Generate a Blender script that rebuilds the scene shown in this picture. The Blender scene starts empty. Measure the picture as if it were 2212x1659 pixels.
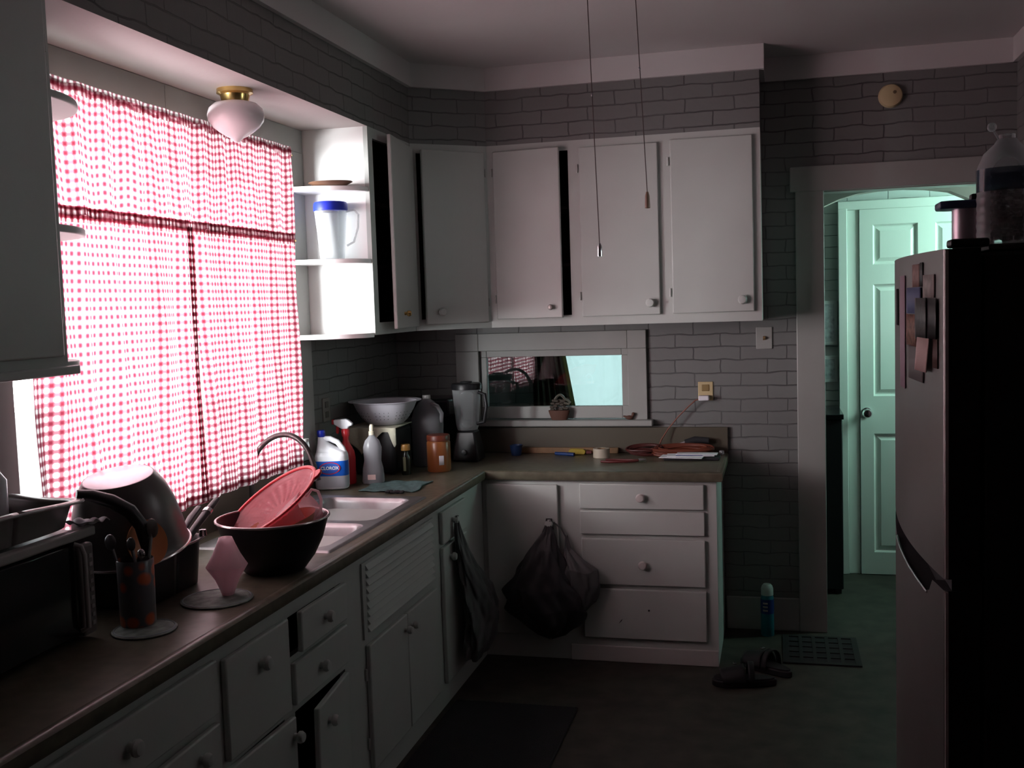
import bpy, bmesh, math, random
from mathutils import Vector, Matrix
random.seed(7)
PI = math.pi
sc = bpy.context.scene
COL = sc.collection

# ------------------------------------------------------------------ camera
cam_d = bpy.data.cameras.new('camera')
cam = bpy.data.objects.new('camera', cam_d)
COL.objects.link(cam)
cam_d.sensor_width = 36.0
cam_d.lens = 2264.7 / 2212.0 * 36.0
cam_d.clip_start = 0.05
Fv = Vector((-0.24571099, 0.96630843, -0.07664292))
Rv = Vector((0.96926753, 0.24393511, -0.03187671))
Uv = Vector((0.01210684, 0.08211995, 0.99654891))
M = Matrix((Rv, Uv, -Fv)).transposed().to_4x4()
M.translation = Vector((2.0214, 0.0, 1.7055))
cam.matrix_world = M
sc.camera = cam

# ------------------------------------------------------------------ world, light, exposure
sc.view_settings.view_transform = 'Standard'
sc.view_settings.look = 'None'
sc.view_settings.gamma = 1.0
sc.view_settings.exposure = 0.0
sc.view_settings.use_curve_mapping = False
w = bpy.data.worlds.new('overcast_sky')
sc.world = w
w.use_nodes = True
bg = w.node_tree.nodes['Background']
bg.inputs[0].default_value = (0.93, 0.97, 1.0, 1)
wt = w.node_tree; _tc = wt.nodes.new('ShaderNodeTexCoord'); _sp = wt.nodes.new('ShaderNodeSeparateXYZ')
wt.links.new(_tc.outputs['Generated'], _sp.inputs[0])
_cr = wt.nodes.new('ShaderNodeValToRGB')        # bright haze low in the sky, duller overhead and below
_el = _cr.color_ramp.elements
_el[0].position = 0.0; _el[0].color = (0.10, 0.10, 0.10, 1); _el[1].position = 1.0; _el[1].color = (0.30, 0.30, 0.30, 1)
for _p, _v in ((0.42, 0.22), (0.455, 0.75), (0.50, 1.0), (0.535, 0.9), (0.60, 0.42)):
    _e = _el.new(_p); _e.color = (_v, _v, _v, 1)
_mr = wt.nodes.new('ShaderNodeMath'); _mr.operation = 'MULTIPLY_ADD'; _mr.inputs[1].default_value = 0.5; _mr.inputs[2].default_value = 0.5
wt.links.new(_sp.outputs[2], _mr.inputs[0]); wt.links.new(_mr.outputs[0], _cr.inputs[0])
_st = wt.nodes.new('ShaderNodeMath'); _st.operation = 'MULTIPLY'; _st.inputs[1].default_value = 15.0
wt.links.new(_cr.outputs[0], _st.inputs[0]); wt.links.new(_st.outputs[0], bg.inputs[1])

def area(name, loc, target, sx, sy, power, color):
    d = bpy.data.lights.new(name, 'AREA')
    d.shape = 'RECTANGLE'; d.size = sx; d.size_y = sy
    d.energy = power; d.color = color
    o = bpy.data.objects.new(name, d); COL.objects.link(o)
    o.location = loc
    o.rotation_euler = (Vector(target) - Vector(loc)).to_track_quat('-Z', 'Y').to_euler()
    return o
# daylight falling on three window openings, then an unseen added fill lamp
area('daylight_kitchen_window', (-1.9, 1.6, 1.75), (0, 3.6, 1.70), 2.6, 1.5, 980, (0.97, 0.99, 1.0))
area('daylight_hall_window', (4.05, 5.93, 2.15), (3.6, 5.97, 2.05), 0.8, 1.2, 62, (0.42, 1.0, 0.80))
area('daylight_dining_window', (0.95, 7.15, 1.6), (0.95, 6.6, 1.5), 1.2, 1.3, 7, (0.62, 1.0, 0.95))
area('fill_right_wall', (3.70, 3.25, 2.0), (0.3, 3.7, 2.1), 0.4, 0.35, 3.0, (0.84, 1.0, 0.92))

# ------------------------------------------------------------------ materials
MATS = {}
def mat(name, col, rough=0.55, metal=0.0, trans=0.0, noise=0.0, nscale=12.0, bump=0.0, bscale=60.0, ior=1.45,
        coat=0.0, spec=0.5):
    if name in MATS: return MATS[name]
    m = bpy.data.materials.new(name); m.use_nodes = True
    nt = m.node_tree; b = nt.nodes['Principled BSDF']
    b.inputs['Base Color'].default_value = (*col, 1)
    b.inputs['Roughness'].default_value = rough
    b.inputs['Metallic'].default_value = metal
    b.inputs['Transmission Weight'].default_value = trans
    b.inputs['IOR'].default_value = ior
    b.inputs['Specular IOR Level'].default_value = spec
    b.inputs['Coat Weight'].default_value = coat
    tc = nt.nodes.new('ShaderNodeTexCoord')
    if noise > 0:
        n = nt.nodes.new('ShaderNodeTexNoise'); n.inputs['Scale'].default_value = nscale
        n.inputs['Detail'].default_value = 6
        nt.links.new(tc.outputs['Object'], n.inputs['Vector'])
        r = nt.nodes.new('ShaderNodeMapRange')
        r.inputs['From Min'].default_value = 0.3; r.inputs['From Max'].default_value = 0.7
        r.inputs['To Min'].default_value = 1 - noise; r.inputs['To Max'].default_value = 1 + noise * 0.5
        nt.links.new(n.outputs[0], r.inputs['Value'])
        mx = nt.nodes.new('ShaderNodeVectorMath'); mx.operation = 'SCALE'
        mx.inputs[0].default_value = col
        nt.links.new(r.outputs[0], mx.inputs['Scale'])
        nt.links.new(mx.outputs[0], b.inputs['Base Color'])
    if bump > 0:
        n2 = nt.nodes.new('ShaderNodeTexNoise'); n2.inputs['Scale'].default_value = bscale
        n2.inputs['Detail'].default_value = 3
        nt.links.new(tc.outputs['Object'], n2.inputs['Vector'])
        bp = nt.nodes.new('ShaderNodeBump'); bp.inputs['Strength'].default_value = bump
        bp.inputs['Distance'].default_value = 0.004
        nt.links.new(n2.outputs[0], bp.inputs['Height'])
        nt.links.new(bp.outputs[0], b.inputs['Normal'])
    MATS[name] = m
    return m

def brick(name, c1, mortar, c2=None, strength=0.9, bw=0.23, rh=0.066):
    m = bpy.data.materials.new(name); m.use_nodes = True
    nt = m.node_tree; b = nt.nodes['Principled BSDF']; L = nt.links
    b.inputs['Roughness'].default_value = 0.5
    tc = nt.nodes.new('ShaderNodeTexCoord')
    nz = nt.nodes.new('ShaderNodeTexNoise'); nz.inputs['Scale'].default_value = 9
    L.new(tc.outputs['UV'], nz.inputs['Vector'])
    sub = nt.nodes.new('ShaderNodeVectorMath'); sub.operation = 'SUBTRACT'; sub.inputs[1].default_value = (0.5, 0.5, 0.5)
    L.new(nz.outputs[1], sub.inputs[0])
    scl = nt.nodes.new('ShaderNodeVectorMath'); scl.operation = 'SCALE'; scl.inputs['Scale'].default_value = 0.022
    L.new(sub.outputs[0], scl.inputs[0])
    add = nt.nodes.new('ShaderNodeVectorMath'); add.operation = 'ADD'
    L.new(tc.outputs['UV'], add.inputs[0]); L.new(scl.outputs[0], add.inputs[1])
    br = nt.nodes.new('ShaderNodeTexBrick')
    br.inputs['Scale'].default_value = 1.0
    br.inputs['Brick Width'].default_value = bw; br.inputs['Row Height'].default_value = rh
    br.inputs['Mortar Size'].default_value = 0.0035; br.inputs['Mortar Smooth'].default_value = 0.5
    br.offset = 0.42
    br.inputs['Color1'].default_value = (*c1, 1)
    br.inputs['Color2'].default_value = (*(c2 or tuple(x * 0.92 for x in c1)), 1)
    br.inputs['Mortar'].default_value = (*mortar, 1)
    L.new(add.outputs[0], br.inputs['Vector'])
    n3 = nt.nodes.new('ShaderNodeTexNoise'); n3.inputs['Scale'].default_value = 2.2; n3.inputs['Detail'].default_value = 4
    L.new(tc.outputs['UV'], n3.inputs['Vector'])
    # joints are partly filled with paint: fade them with noise
    mr = nt.nodes.new('ShaderNodeMapRange'); mr.inputs['From Min'].default_value = 0.35; mr.inputs['From Max'].default_value = 0.6
    L.new(n3.outputs[0], mr.inputs['Value'])
    mx = nt.nodes.new('ShaderNodeMix'); mx.data_type = 'RGBA'
    mx.inputs['A'].default_value = (*[x * 0.93 for x in c1], 1)
    mul = nt.nodes.new('ShaderNodeMath'); mul.operation = 'MULTIPLY_ADD'; mul.inputs[1].default_value = 0.65; mul.inputs[2].default_value = 0.35
    L.new(mr.outputs[0], mul.inputs[0])
    L.new(mul.outputs[0], mx.inputs['Factor'])
    L.new(br.outputs['Color'], mx.inputs['B'])
    L.new(mx.outputs['Result'], b.inputs['Base Color'])
    inv = nt.nodes.new('ShaderNodeMath'); inv.operation = 'SUBTRACT'; inv.inputs[0].default_value = 1.0
    L.new(br.outputs['Fac'], inv.inputs[1])
    n4 = nt.nodes.new('ShaderNodeTexNoise'); n4.inputs['Scale'].default_value = 45
    L.new(tc.outputs['UV'], n4.inputs['Vector'])
    ad = nt.nodes.new('ShaderNodeMath'); ad.operation = 'MULTIPLY_ADD'; ad.inputs[1].default_value = 0.25
    L.new(n4.outputs[0], ad.inputs[0]); L.new(inv.outputs[0], ad.inputs[2])
    bp = nt.nodes.new('ShaderNodeBump'); bp.inputs['Strength'].default_value = strength; bp.inputs['Distance'].default_value = 0.004
    L.new(ad.outputs[0], bp.inputs['Height']); L.new(bp.outputs[0], b.inputs['Normal'])
    MATS[name] = m
    return m

def gingham():
    m = bpy.data.materials.new('gingham_cloth'); m.use_nodes = True
    nt = m.node_tree; L = nt.links
    nt.nodes.remove(nt.nodes['Principled BSDF'])
    out = nt.nodes['Material Output']
    tc = nt.nodes.new('ShaderNodeTexCoord')
    sp = nt.nodes.new('ShaderNodeSeparateXYZ'); L.new(tc.outputs['UV'], sp.inputs[0])
    fs = []
    for i, per in ((0, 0.0270), (1, 0.0262)):
        d = nt.nodes.new('ShaderNodeMath'); d.operation = 'DIVIDE'; d.inputs[1].default_value = per
        L.new(sp.outputs[i], d.inputs[0])
        f = nt.nodes.new('ShaderNodeMath'); f.operation = 'FRACT'; L.new(d.outputs[0], f.inputs[0])
        # soft step around 0.5 (woven check)
        a = nt.nodes.new('ShaderNodeMath'); a.operation = 'SUBTRACT'; a.inputs[1].default_value = 0.5; L.new(f.outputs[0], a.inputs[0])
        ab = nt.nodes.new('ShaderNodeMath'); ab.operation = 'ABSOLUTE'; L.new(a.outputs[0], ab.inputs[0])
        mr = nt.nodes.new('ShaderNodeMapRange'); mr.interpolation_type = 'SMOOTHSTEP'; mr.inputs['From Min'].default_value = 0.12; mr.inputs['From Max'].default_value = 0.40
        L.new(ab.outputs[0], mr.inputs['Value']); fs.append(mr)
    ad = nt.nodes.new('ShaderNodeMath'); ad.operation = 'ADD'; L.new(fs[0].outputs[0], ad.inputs[0]); L.new(fs[1].outputs[0], ad.inputs[1])
    hf = nt.nodes.new('ShaderNodeMath'); hf.operation = 'MULTIPLY'; hf.inputs[1].default_value = 0.5; L.new(ad.outputs[0], hf.inputs[0])
    cr = nt.nodes.new('ShaderNodeValToRGB')
    cr.color_ramp.interpolation = 'LINEAR'
    e = cr.color_ramp.elements
    e[0].position = 0.0; e[0].color = (0.92, 0.91, 0.91, 1)
    e[1].position = 1.0; e[1].color = (0.18, 0.020, 0.036, 1)
    n = e.new(0.5); n.color = (0.35, 0.135, 0.17, 1)
    L.new(hf.outputs[0], cr.inputs[0])
    df = nt.nodes.new('ShaderNodeBsdfDiffuse'); tr = nt.nodes.new('ShaderNodeBsdfTranslucent')
    L.new(cr.outputs[0], df.inputs[0]); L.new(cr.outputs[0], tr.inputs[0])
    mx = nt.nodes.new('ShaderNodeMixShader'); mx.inputs[0].default_value = 0.62
    L.new(df.outputs[0], mx.inputs[1]); L.new(tr.outputs[0], mx.inputs[2])
    tp = nt.nodes.new('ShaderNodeBsdfTransparent')          # open weave
    m2 = nt.nodes.new('ShaderNodeMixShader'); m2.inputs[0].default_value = 0.18
    L.new(cr.outputs[0], tp.inputs[0]); L.new(mx.outputs[0], m2.inputs[1]); L.new(tp.outputs[0], m2.inputs[2])
    L.new(m2.outputs[0], out.inputs[0])
    MATS['gingham'] = m
    return m

def sheer(name, col):
    m = bpy.data.materials.new(name); m.use_nodes = True
    nt = m.node_tree; nt.nodes.remove(nt.nodes['Principled BSDF'])
    df = nt.nodes.new('ShaderNodeBsdfDiffuse'); tr = nt.nodes.new('ShaderNodeBsdfTranslucent')
    tex = nt.nodes.new('ShaderNodeTexNoise'); tex.inputs['Scale'].default_value = 40
    for q in (df, tr): q.inputs[0].default_value = (*col, 1)
    mx = nt.nodes.new('ShaderNodeMixShader'); mx.inputs[0].default_value = 0.7
    nt.links.new(df.outputs[0], mx.inputs[1]); nt.links.new(tr.outputs[0], mx.inputs[2])
    nt.links.new(mx.outputs[0], nt.nodes['Material Output'].inputs[0])
    MATS[name] = m
    return m

def pane_glass(name, tint=(1, 1, 1), refl=1.0):
    m = bpy.data.materials.new(name); m.use_nodes = True
    nt = m.node_tree; nt.nodes.remove(nt.nodes['Principled BSDF'])
    t = nt.nodes.new('ShaderNodeBsdfTransparent'); t.inputs[0].default_value = (*tint, 1)
    g = nt.nodes.new('ShaderNodeBsdfGlossy'); g.inputs['Roughness'].default_value = 0.01
    f = nt.nodes.new('ShaderNodeLayerWeight'); f.inputs['Blend'].default_value = 0.5
    pw = nt.nodes.new('ShaderNodeMath'); pw.operation = 'POWER'; pw.inputs[1].default_value = 5
    nt.links.new(f.outputs['Facing'], pw.inputs[0])
    mu = nt.nodes.new('ShaderNodeMath'); mu.operation = 'MULTIPLY_ADD'; mu.inputs[1].default_value = 0.9 * refl; mu.inputs[2].default_value = 0.045 * refl; mu.use_clamp = True
    nt.links.new(pw.outputs[0], mu.inputs[0])
    mx = nt.nodes.new('ShaderNodeMixShader')
    nt.links.new(mu.outputs[0], mx.inputs[0]); nt.links.new(t.outputs[0], mx.inputs[1]); nt.links.new(g.outputs[0], mx.inputs[2])
    nt.links.new(mx.outputs[0], nt.nodes['Material Output'].inputs[0])
    MATS[name] = m
    return m

def thin_plastic(name, col, dens=0.35, rough=0.15):
    """thin clear or frosted plastic: part see-through, part translucent body, glossy skin"""
    m = bpy.data.materials.new(name); m.use_nodes = True
    nt = m.node_tree; b = nt.nodes['Principled BSDF']; L = nt.links
    b.inputs['Base Color'].default_value = (*col, 1); b.inputs['Roughness'].default_value = rough
    tr = nt.nodes.new('ShaderNodeBsdfTranslucent'); tr.inputs[0].default_value = (*col, 1)
    m1 = nt.nodes.new('ShaderNodeMixShader'); m1.inputs[0].default_value = 0.5
    L.new(b.outputs[0], m1.inputs[1]); L.new(tr.outputs[0], m1.inputs[2])
    t = nt.nodes.new('ShaderNodeBsdfTransparent'); t.inputs[0].default_value = (*[0.5 + 0.5 * c for c in col], 1)
    lw = nt.nodes.new('ShaderNodeLayerWeight'); lw.inputs[0].default_value = 0.35
    mr = nt.nodes.new('ShaderNodeMapRange'); mr.inputs['To Min'].default_value = dens; mr.inputs['To Max'].default_value = min(1, dens + 0.55)
    L.new(lw.outputs['Facing'], mr.inputs['Value'])
    m2 = nt.nodes.new('ShaderNodeMixShader')
    L.new(mr.outputs[0], m2.inputs[0]); L.new(t.outputs[0], m2.inputs[1]); L.new(m1.outputs[0], m2.inputs[2])
    L.new(m2.outputs[0], nt.nodes['Material Output'].inputs[0])
    MATS[name] = m
    return m

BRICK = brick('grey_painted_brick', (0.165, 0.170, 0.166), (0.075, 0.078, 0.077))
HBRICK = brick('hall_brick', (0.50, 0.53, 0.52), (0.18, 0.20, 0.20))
GING = gingham()
SHEER = sheer('white_sheer', (0.27, 0.36, 0.36))
GLASS = pane_glass('window_glass')
GLASS2 = pane_glass('dark_pane_glass', (0.85, 0.87, 0.86), 1.0)
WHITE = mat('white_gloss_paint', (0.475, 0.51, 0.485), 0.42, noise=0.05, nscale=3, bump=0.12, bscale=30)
WHITE2 = mat('white_trim_paint', (0.30, 0.305, 0.29), 0.45, noise=0.06, nscale=4, bump=0.1, bscale=40)
PLAST = mat('white_plaster', (0.52, 0.46, 0.455), 0.7, noise=0.05, nscale=2, bump=0.2, bscale=50)
CEIL = mat('ceiling_paint', (0.56, 0.55, 0.545), 0.85, noise=0.05, nscale=1.5, bump=0.15, bscale=40)
FLOOR = mat('brown_vinyl_floor', (0.042, 0.037, 0.029), 0.6, noise=0.55, nscale=9, bump=0.1, bscale=30)
COUNTER = mat('olive_laminate', (0.13, 0.12, 0.085), 0.33, noise=0.3, nscale=25)
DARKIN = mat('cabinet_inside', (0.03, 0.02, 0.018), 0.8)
STEEL = mat('sink_steel', (0.36, 0.35, 0.355), 0.42, 1.0, noise=0.1, nscale=30)
CHROME = mat('chrome', (0.75, 0.75, 0.76), 0.12, 1.0)
DSTEEL = mat('dull_steel', (0.22, 0.22, 0.23), 0.35, 0.9)
BRONZE = mat('dark_bronze', (0.10, 0.085, 0.085), 0.35, 0.8)
BRASS = mat('brass', (0.75, 0.52, 0.20), 0.25, 1.0)
BLACK = mat('black_plastic', (0.012, 0.012, 0.014), 0.4)
BLACKG = mat('black_gloss', (0.008, 0.008, 0.01), 0.12)
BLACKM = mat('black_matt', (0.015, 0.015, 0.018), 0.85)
RUG = mat('black_rug_pile', (0.012, 0.012, 0.014), 0.95, bump=0.6, bscale=250)
BAG = mat('dark_grey_plastic_bag', (0.085, 0.088, 0.090), 0.5, bump=0.6, bscale=25)
BAGB = mat('black_plastic_bag', (0.030, 0.030, 0.033), 0.5, bump=0.6, bscale=25)
WHITELIT = mat('window_lit_white_paint', (0.82, 0.81, 0.80), 0.35)  # lighter copy of the white paint, window light put into its colour
GREYP = mat('grey_plastic', (0.16, 0.155, 0.15), 0.4)
LGREY = mat('light_grey_plastic', (0.36, 0.35, 0.34), 0.35)
OPAL = mat('opal_glass', (0.80, 0.72, 0.74), 0.18)
REDP = mat('red_plastic', (0.55, 0.03, 0.04), 0.25)
REDT = thin_plastic('red_translucent_plastic', (0.66, 0.20, 0.23), 0.80, 0.08)
PINKT = thin_plastic('clear_pink_plastic', (0.80, 0.55, 0.58), 0.42, 0.12)
PEACH = mat('peach_plastic', (0.72, 0.32, 0.22), 0.35)
ORANGE = mat('orange_plastic', (0.60, 0.20, 0.07), 0.35)
FROST = thin_plastic('frosted_plastic', (0.86, 0.70, 0.74), 0.62, 0.3)
CLEAR = thin_plastic('clear_plastic', (0.75, 0.77, 0.78), 0.22, 0.1)
MILKY = thin_plastic('milky_plastic', (0.55, 0.55, 0.58), 0.55, 0.25)
BLEACHW = mat('white_bottle_plastic', (0.80, 0.81, 0.86), 0.3)
BLUE = mat('blue_label', (0.01, 0.12, 0.62), 0.35)
BLUEC = mat('blue_cap', (0.015, 0.03, 0.40), 0.35)
CREAM = mat('cream_cloth', (0.50, 0.48, 0.38), 0.9, bump=0.5, bscale=120)
TEAL = mat('teal_cloth', (0.10, 0.17, 0.17), 0.9, noise=0.4, nscale=60)
GREENC = mat('pale_green_mat', (0.26, 0.31, 0.28), 0.7, noise=0.45, nscale=35)
WOOD = mat('pale_wood', (0.26, 0.15, 0.075), 0.5, noise=0.3, nscale=20)
PAPER = mat('white_paper', (0.72, 0.71, 0.76), 0.8)
CREAMP = mat('cream_paper', (0.62, 0.50, 0.42), 0.8)
YELLOW = mat('yellow_plastic', (0.34, 0.25, 0.03), 0.4)
IVORY = mat('ivory_plastic', (0.52, 0.42, 0.24), 0.4)
CREAMPL = mat('cream_plastic', (0.46, 0.42, 0.33), 0.45)
ORCORD = mat('orange_cord', (0.13, 0.030, 0.014), 0.5)
DRED = mat('dark_red', (0.09, 0.012, 0.012), 0.5)
BARN = mat('orange_jar', (0.28, 0.095, 0.03), 0.3)
BROWNL = mat('brown_lid', (0.14, 0.03, 0.015), 0.4)
FRSTEEL = mat('brushed_fridge_steel', (0.21, 0.205, 0.195), 0.36, 0.85, noise=0.1, nscale=4)
TERRA = mat('terracotta', (0.09, 0.038, 0.025), 0.7)
HALLDOOR = mat('hall_door_paint', (0.66, 0.70, 0.66), 0.45)
CYANCAN = mat('aqua_can', (0.012, 0.15, 0.20), 0.35)

# ------------------------------------------------------------------ mesh helpers
class MB:
    def __init__(s):
        s.bm = bmesh.new(); s.uv = s.bm.loops.layers.uv.new('UVMap'); s.keep = set()
        s.mi = 0
    def _f(s, vs, mi=None):
        try: f = s.bm.faces.new(vs)
        except ValueError: return None
        f.material_index = s.mi if mi is None else mi
        return f
    def box(s, a, b, mi=None):
        x0, y0, z0 = [min(a[i], b[i]) for i in range(3)]; x1, y1, z1 = [max(a[i], b[i]) for i in range(3)]
        v = [s.bm.verts.new(p) for p in ((x0, y0, z0), (x1, y0, z0), (x1, y1, z0), (x0, y1, z0), (x0, y0, z1), (x1, y0, z1), (x1, y1, z1), (x0, y1, z1))]
        for q in ((0, 3, 2, 1), (4, 5, 6, 7), (0, 1, 5, 4), (1, 2, 6, 5), (2, 3, 7, 6), (3, 0, 4, 7)): s._f([v[i] for i in q], mi)
        return s
    def prism(s, pts, z0, z1, axis='z', mi=None):
        """polygon (ccw) extruded along axis; pts are (x,y) | (x,z) | (y,z)"""
        def P(p, h):
            return {'z': (p[0], p[1], h), 'y': (p[0], h, p[1]), 'x': (h, p[0], p[1])}[axis]
        a = [s.bm.verts.new(P(p, z0)) for p in pts]; b = [s.bm.verts.new(P(p, z1)) for p in pts]
        n = len(pts)
        s._f(a[::-1], mi); s._f(b, mi)
        for i in range(n): s._f([a[i], a[(i + 1) % n], b[(i + 1) % n], b[i]], mi)
        return s
    def lathe(s, prof, n=32, c=(0, 0, 0), sx=1.0, sy=1.0, mi=None, flute=None):
        rings = []
        for r, z in prof:
            if r < 1e-5: rings.append([s.bm.verts.new((c[0], c[1], c[2] + z))])
            else:
                rg = []
                for i in range(n):
                    a = 2 * PI * i / n; rr = r * (flute(a, z) if flute else 1)
                    rg.append(s.bm.verts.new((c[0] + rr * math.cos(a) * sx, c[1] + rr * math.sin(a) * sy, c[2] + z)))
                rings.append(rg)
        for k in range(len(rings) - 1):
            A, B = rings[k], rings[k + 1]
            for i in range(n):
                j = (i + 1) % n
                if len(A) == 1 and len(B) == 1: break
                if len(A) == 1: s._f([A[0], B[j], B[i]], mi)
                elif len(B) == 1: s._f([A[i], A[j], B[0]], mi)
                else: s._f([A[i], A[j], B[j], B[i]], mi)
        return s
    def tube(s, path, r, n=8, mi=None, flat=1.0, closed=False):
        P = [Vector(p) for p in path]; m = len(P); rings = []
        up = Vector((0, 0, 1))
        for k in range(m):
            if closed: t = (P[(k + 1) % m] - P[k - 1])
            else: t = P[min(k + 1, m - 1)] - P[max(k - 1, 0)]
            t = t.normalized() if t.length > 1e-9 else Vector((0, 0, 1))
            if k == 0:
                a = up if abs(t.dot(up)) < 0.9 else Vector((1, 0, 0))
                nx = t.cross(a).normalized()
            else:
                nx = (nx - t * nx.dot(t)).normalized()
            ny = t.cross(nx)
            rr = r[k] if isinstance(r, (list, tuple)) else r
            rings.append([s.bm.verts.new(P[k] + nx * math.cos(2 * PI * i / n) * rr + ny * math.sin(2 * PI * i / n) * rr * flat) for i in range(n)])
        for k in range(m if closed else m - 1):
            A, B = rings[k], rings[(k + 1) % m]
            for i in range(n): s._f([A[i], A[(i + 1) % n], B[(i + 1) % n], B[i]], mi)
        if not closed:
            s._f(rings[0][::-1], mi); s._f(rings[-1], mi)
        return s
    def grid(s, f, nu, nv, uvf=None, mi=None):
        V = [[s.bm.verts.new(f(i / nu, j / nv)) for j in range(nv + 1)] for i in range(nu + 1)]
        for i in range(nu):
            for j in range(nv):
                fc = s._f([V[i][j], V[i + 1][j], V[i + 1][j + 1], V[i][j + 1]], mi)
                if uvf and fc:
                    for lp, (a, b) in zip(fc.loops, ((i, j), (i + 1, j), (i + 1, j + 1), (i, j + 1))):
                        lp[s.uv].uv = uvf(a / nu, b / nv)
                    s.keep.add(fc)
        return s
    def ball(s, c, r, n=14, sc=(1, 1, 1), mi=None):
        prof = [(max(0, math.sin(PI * k / (n // 2)) * r) if 0 < k < n // 2 else 0, -math.cos(PI * k / (n // 2)) * r) for k in range(n // 2 + 1)]
        v0 = len(s.bm.verts)
        s.lathe(prof, n, (0, 0, 0), mi=mi)
        s.bm.verts.ensure_lookup_table()
        for v in list(s.bm.verts)[v0:]:
            v.co = Vector((c[0] + v.co.x * sc[0], c[1] + v.co.y * sc[1], c[2] + v.co.z * sc[2]))
        return s
    def xf(s, mtx):
        s.bm.transform(mtx); return s
    def build(s, name, m, parent=None, world=True, bevel=0, solid=0, sub=0, smooth=38, seg=2):
        bm = s.bm
        bmesh.ops.recalc_face_normals(bm, faces=bm.faces[:]) if not solid else None
        for f in bm.faces:
            if f in s.keep: continue
            n = f.normal; f.normal_update(); n = f.normal
            for lp in f.loops:
                p = lp.vert.co
                if abs(n.z) > 0.8: lp[s.uv].uv = (p.x, p.y)
                else:
                    t = Vector((0, 0, 1)).cross(n).normalized(); lp[s.uv].uv = (p.dot(t), p.z)
        for f in bm.faces: f.smooth = True
        if smooth:
            lim = math.radians(smooth)
            for e in bm.edges:
                if len(e.link_faces) == 2 and e.calc_face_angle(0) > lim: e.smooth = False
        if parent is not None and world:
            off = root_loc(parent); bm.transform(Matrix.Translation(-off))
        me = bpy.data.meshes.new(name); bm.to_mesh(me); bm.free()
        o = bpy.data.objects.new(name, me); COL.objects.link(o)
        for mm in (m if isinstance(m, (list, tuple)) else [m]): me.materials.append(mm)
        if parent is not None: o.parent = parent
        if solid:
            md = o.modifiers.new('thickness', 'SOLIDIFY'); md.thickness = solid; md.offset = 0
        if bevel:
            md = o.modifiers.new('bevel', 'BEVEL'); md.width = bevel; md.segments = seg; md.limit_method = 'ANGLE'
        if sub:
            md = o.modifiers.new('sub', 'SUBSURF'); md.levels = sub; md.render_levels = sub
        return o

def root_loc(o):
    v = Vector((0, 0, 0))
    while o is not None:
        v += o.location; o = o.parent
    return v

def thing(name, label, cat, loc=(0, 0, 0), rz=0.0, group=None):
    o = bpy.data.objects.new(name, None); COL.objects.link(o)
    o.empty_display_size = 0.05
    o.location = loc; o.rotation_euler = (0, 0, rz); o['label'] = label; o['category'] = cat
    if group: o['group'] = group
    return o
def tag(o, label, cat, group=None):
    o['label'] = label; o['category'] = cat
    if group: o['group'] = group
    return o
def struct(o, label=None):
    o['kind'] = 'structure'
    if label: o['label'] = label
    return o
def cells(us, zs, holes):
    us = sorted(set(us + [h[0] for h in holes] + [h[1] for h in holes])); zs = sorted(set(zs + [h[2] for h in holes] + [h[3] for h in holes]))
    for i in range(len(us) - 1):
        for j in range(len(zs) - 1):
            cu = (us[i] + us[i + 1]) / 2; cz = (zs[j] + zs[j + 1]) / 2
            if any(h[0] < cu < h[1] and h[2] < cz < h[3] for h in holes): continue
            yield us[i], us[i + 1], zs[j], zs[j + 1]
def copy_tree(o, parent=None, **kw):
    c = o.copy(); COL.objects.link(c); c.parent = parent
    for ch in list(o.children): copy_tree(ch, c)
    return c

# key dimensions (metres)
YB = 5.41; SX = 0.324; ZB = 1.587; ZT = 2.485; ZC = 2.86; ZCR = 2.748; YF = 4.816; XF = 0.63; YU = 5.085
XR = 1.955; XL = 1.743; XW = 3.12

# ------------------------------------------------------------------ room shell
struct(MB().box((-0.1, -1.75, -0.1), (3.75, 6.75, 0)).build('floor', FLOOR))
struct(MB().box((-0.1, -1.75, ZC), (3.75, 6.75, ZC + 0.1)).build('ceiling', CEIL))
b = MB()
for u0, u1, z0, z1 in cells([-1.75, YB + 0.1], [0, ZC], [(2.405, 4.13, 1.10, 2.36)]): b.box((-0.14, u0, z0), (0, u1, z1))
struct(b.build('wall_left', BRICK))
b = MB()
for u0, u1, z0, z1 in cells([0.0, XW], [0, ZC], [(0.47, 1.27, 1.085, 1.455), (2.25, 3.08, 0, 2.215)]): b.box((u0, YB, z0), (u1, YB + 0.12, z1))
struct(b.build('wall_back', BRICK))
b = MB()
for u0, u1, z0, z1 in cells([-1.75, YB + 0.12], [0, ZC], [(3.2, 3.6, 1.9, 2.25)]): b.box((XW, u0, z0), (XW + 0.12, u1, z1))
struct(b.build('wall_right', BRICK))
b = MB()
for u0, u1, z0, z1 in cells([-0.14, XW + 0.12], [0, ZC], []): b.box((u0, -1.75, z0), (u1, -1.63, z1))
struct(b.build('wall_rear', PLAST))
# room and hall behind the back wall
b = MB()
for u0, u1, z0, z1 in cells([-0.14, 3.75], [0, ZC], [(0.62, 1.3, 0.9, 2.1)]): b.box((u0, 6.6, z0), (u1, 6.72, z1))
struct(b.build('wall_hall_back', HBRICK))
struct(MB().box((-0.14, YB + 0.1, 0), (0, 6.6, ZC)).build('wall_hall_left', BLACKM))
b = MB()
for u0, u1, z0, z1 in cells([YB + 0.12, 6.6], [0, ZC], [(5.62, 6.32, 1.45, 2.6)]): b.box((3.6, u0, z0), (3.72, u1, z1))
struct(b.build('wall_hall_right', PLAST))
struct(MB().box((XW, YB, 0), (3.72, YB + 0.12, ZC)).build('wall_hall_front', PLAST))
struct(MB().box((1.55, YB + 0.12, 0), (1.63, 6.25, ZC)).build('wall_hall_divider', BLACKM))
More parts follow.
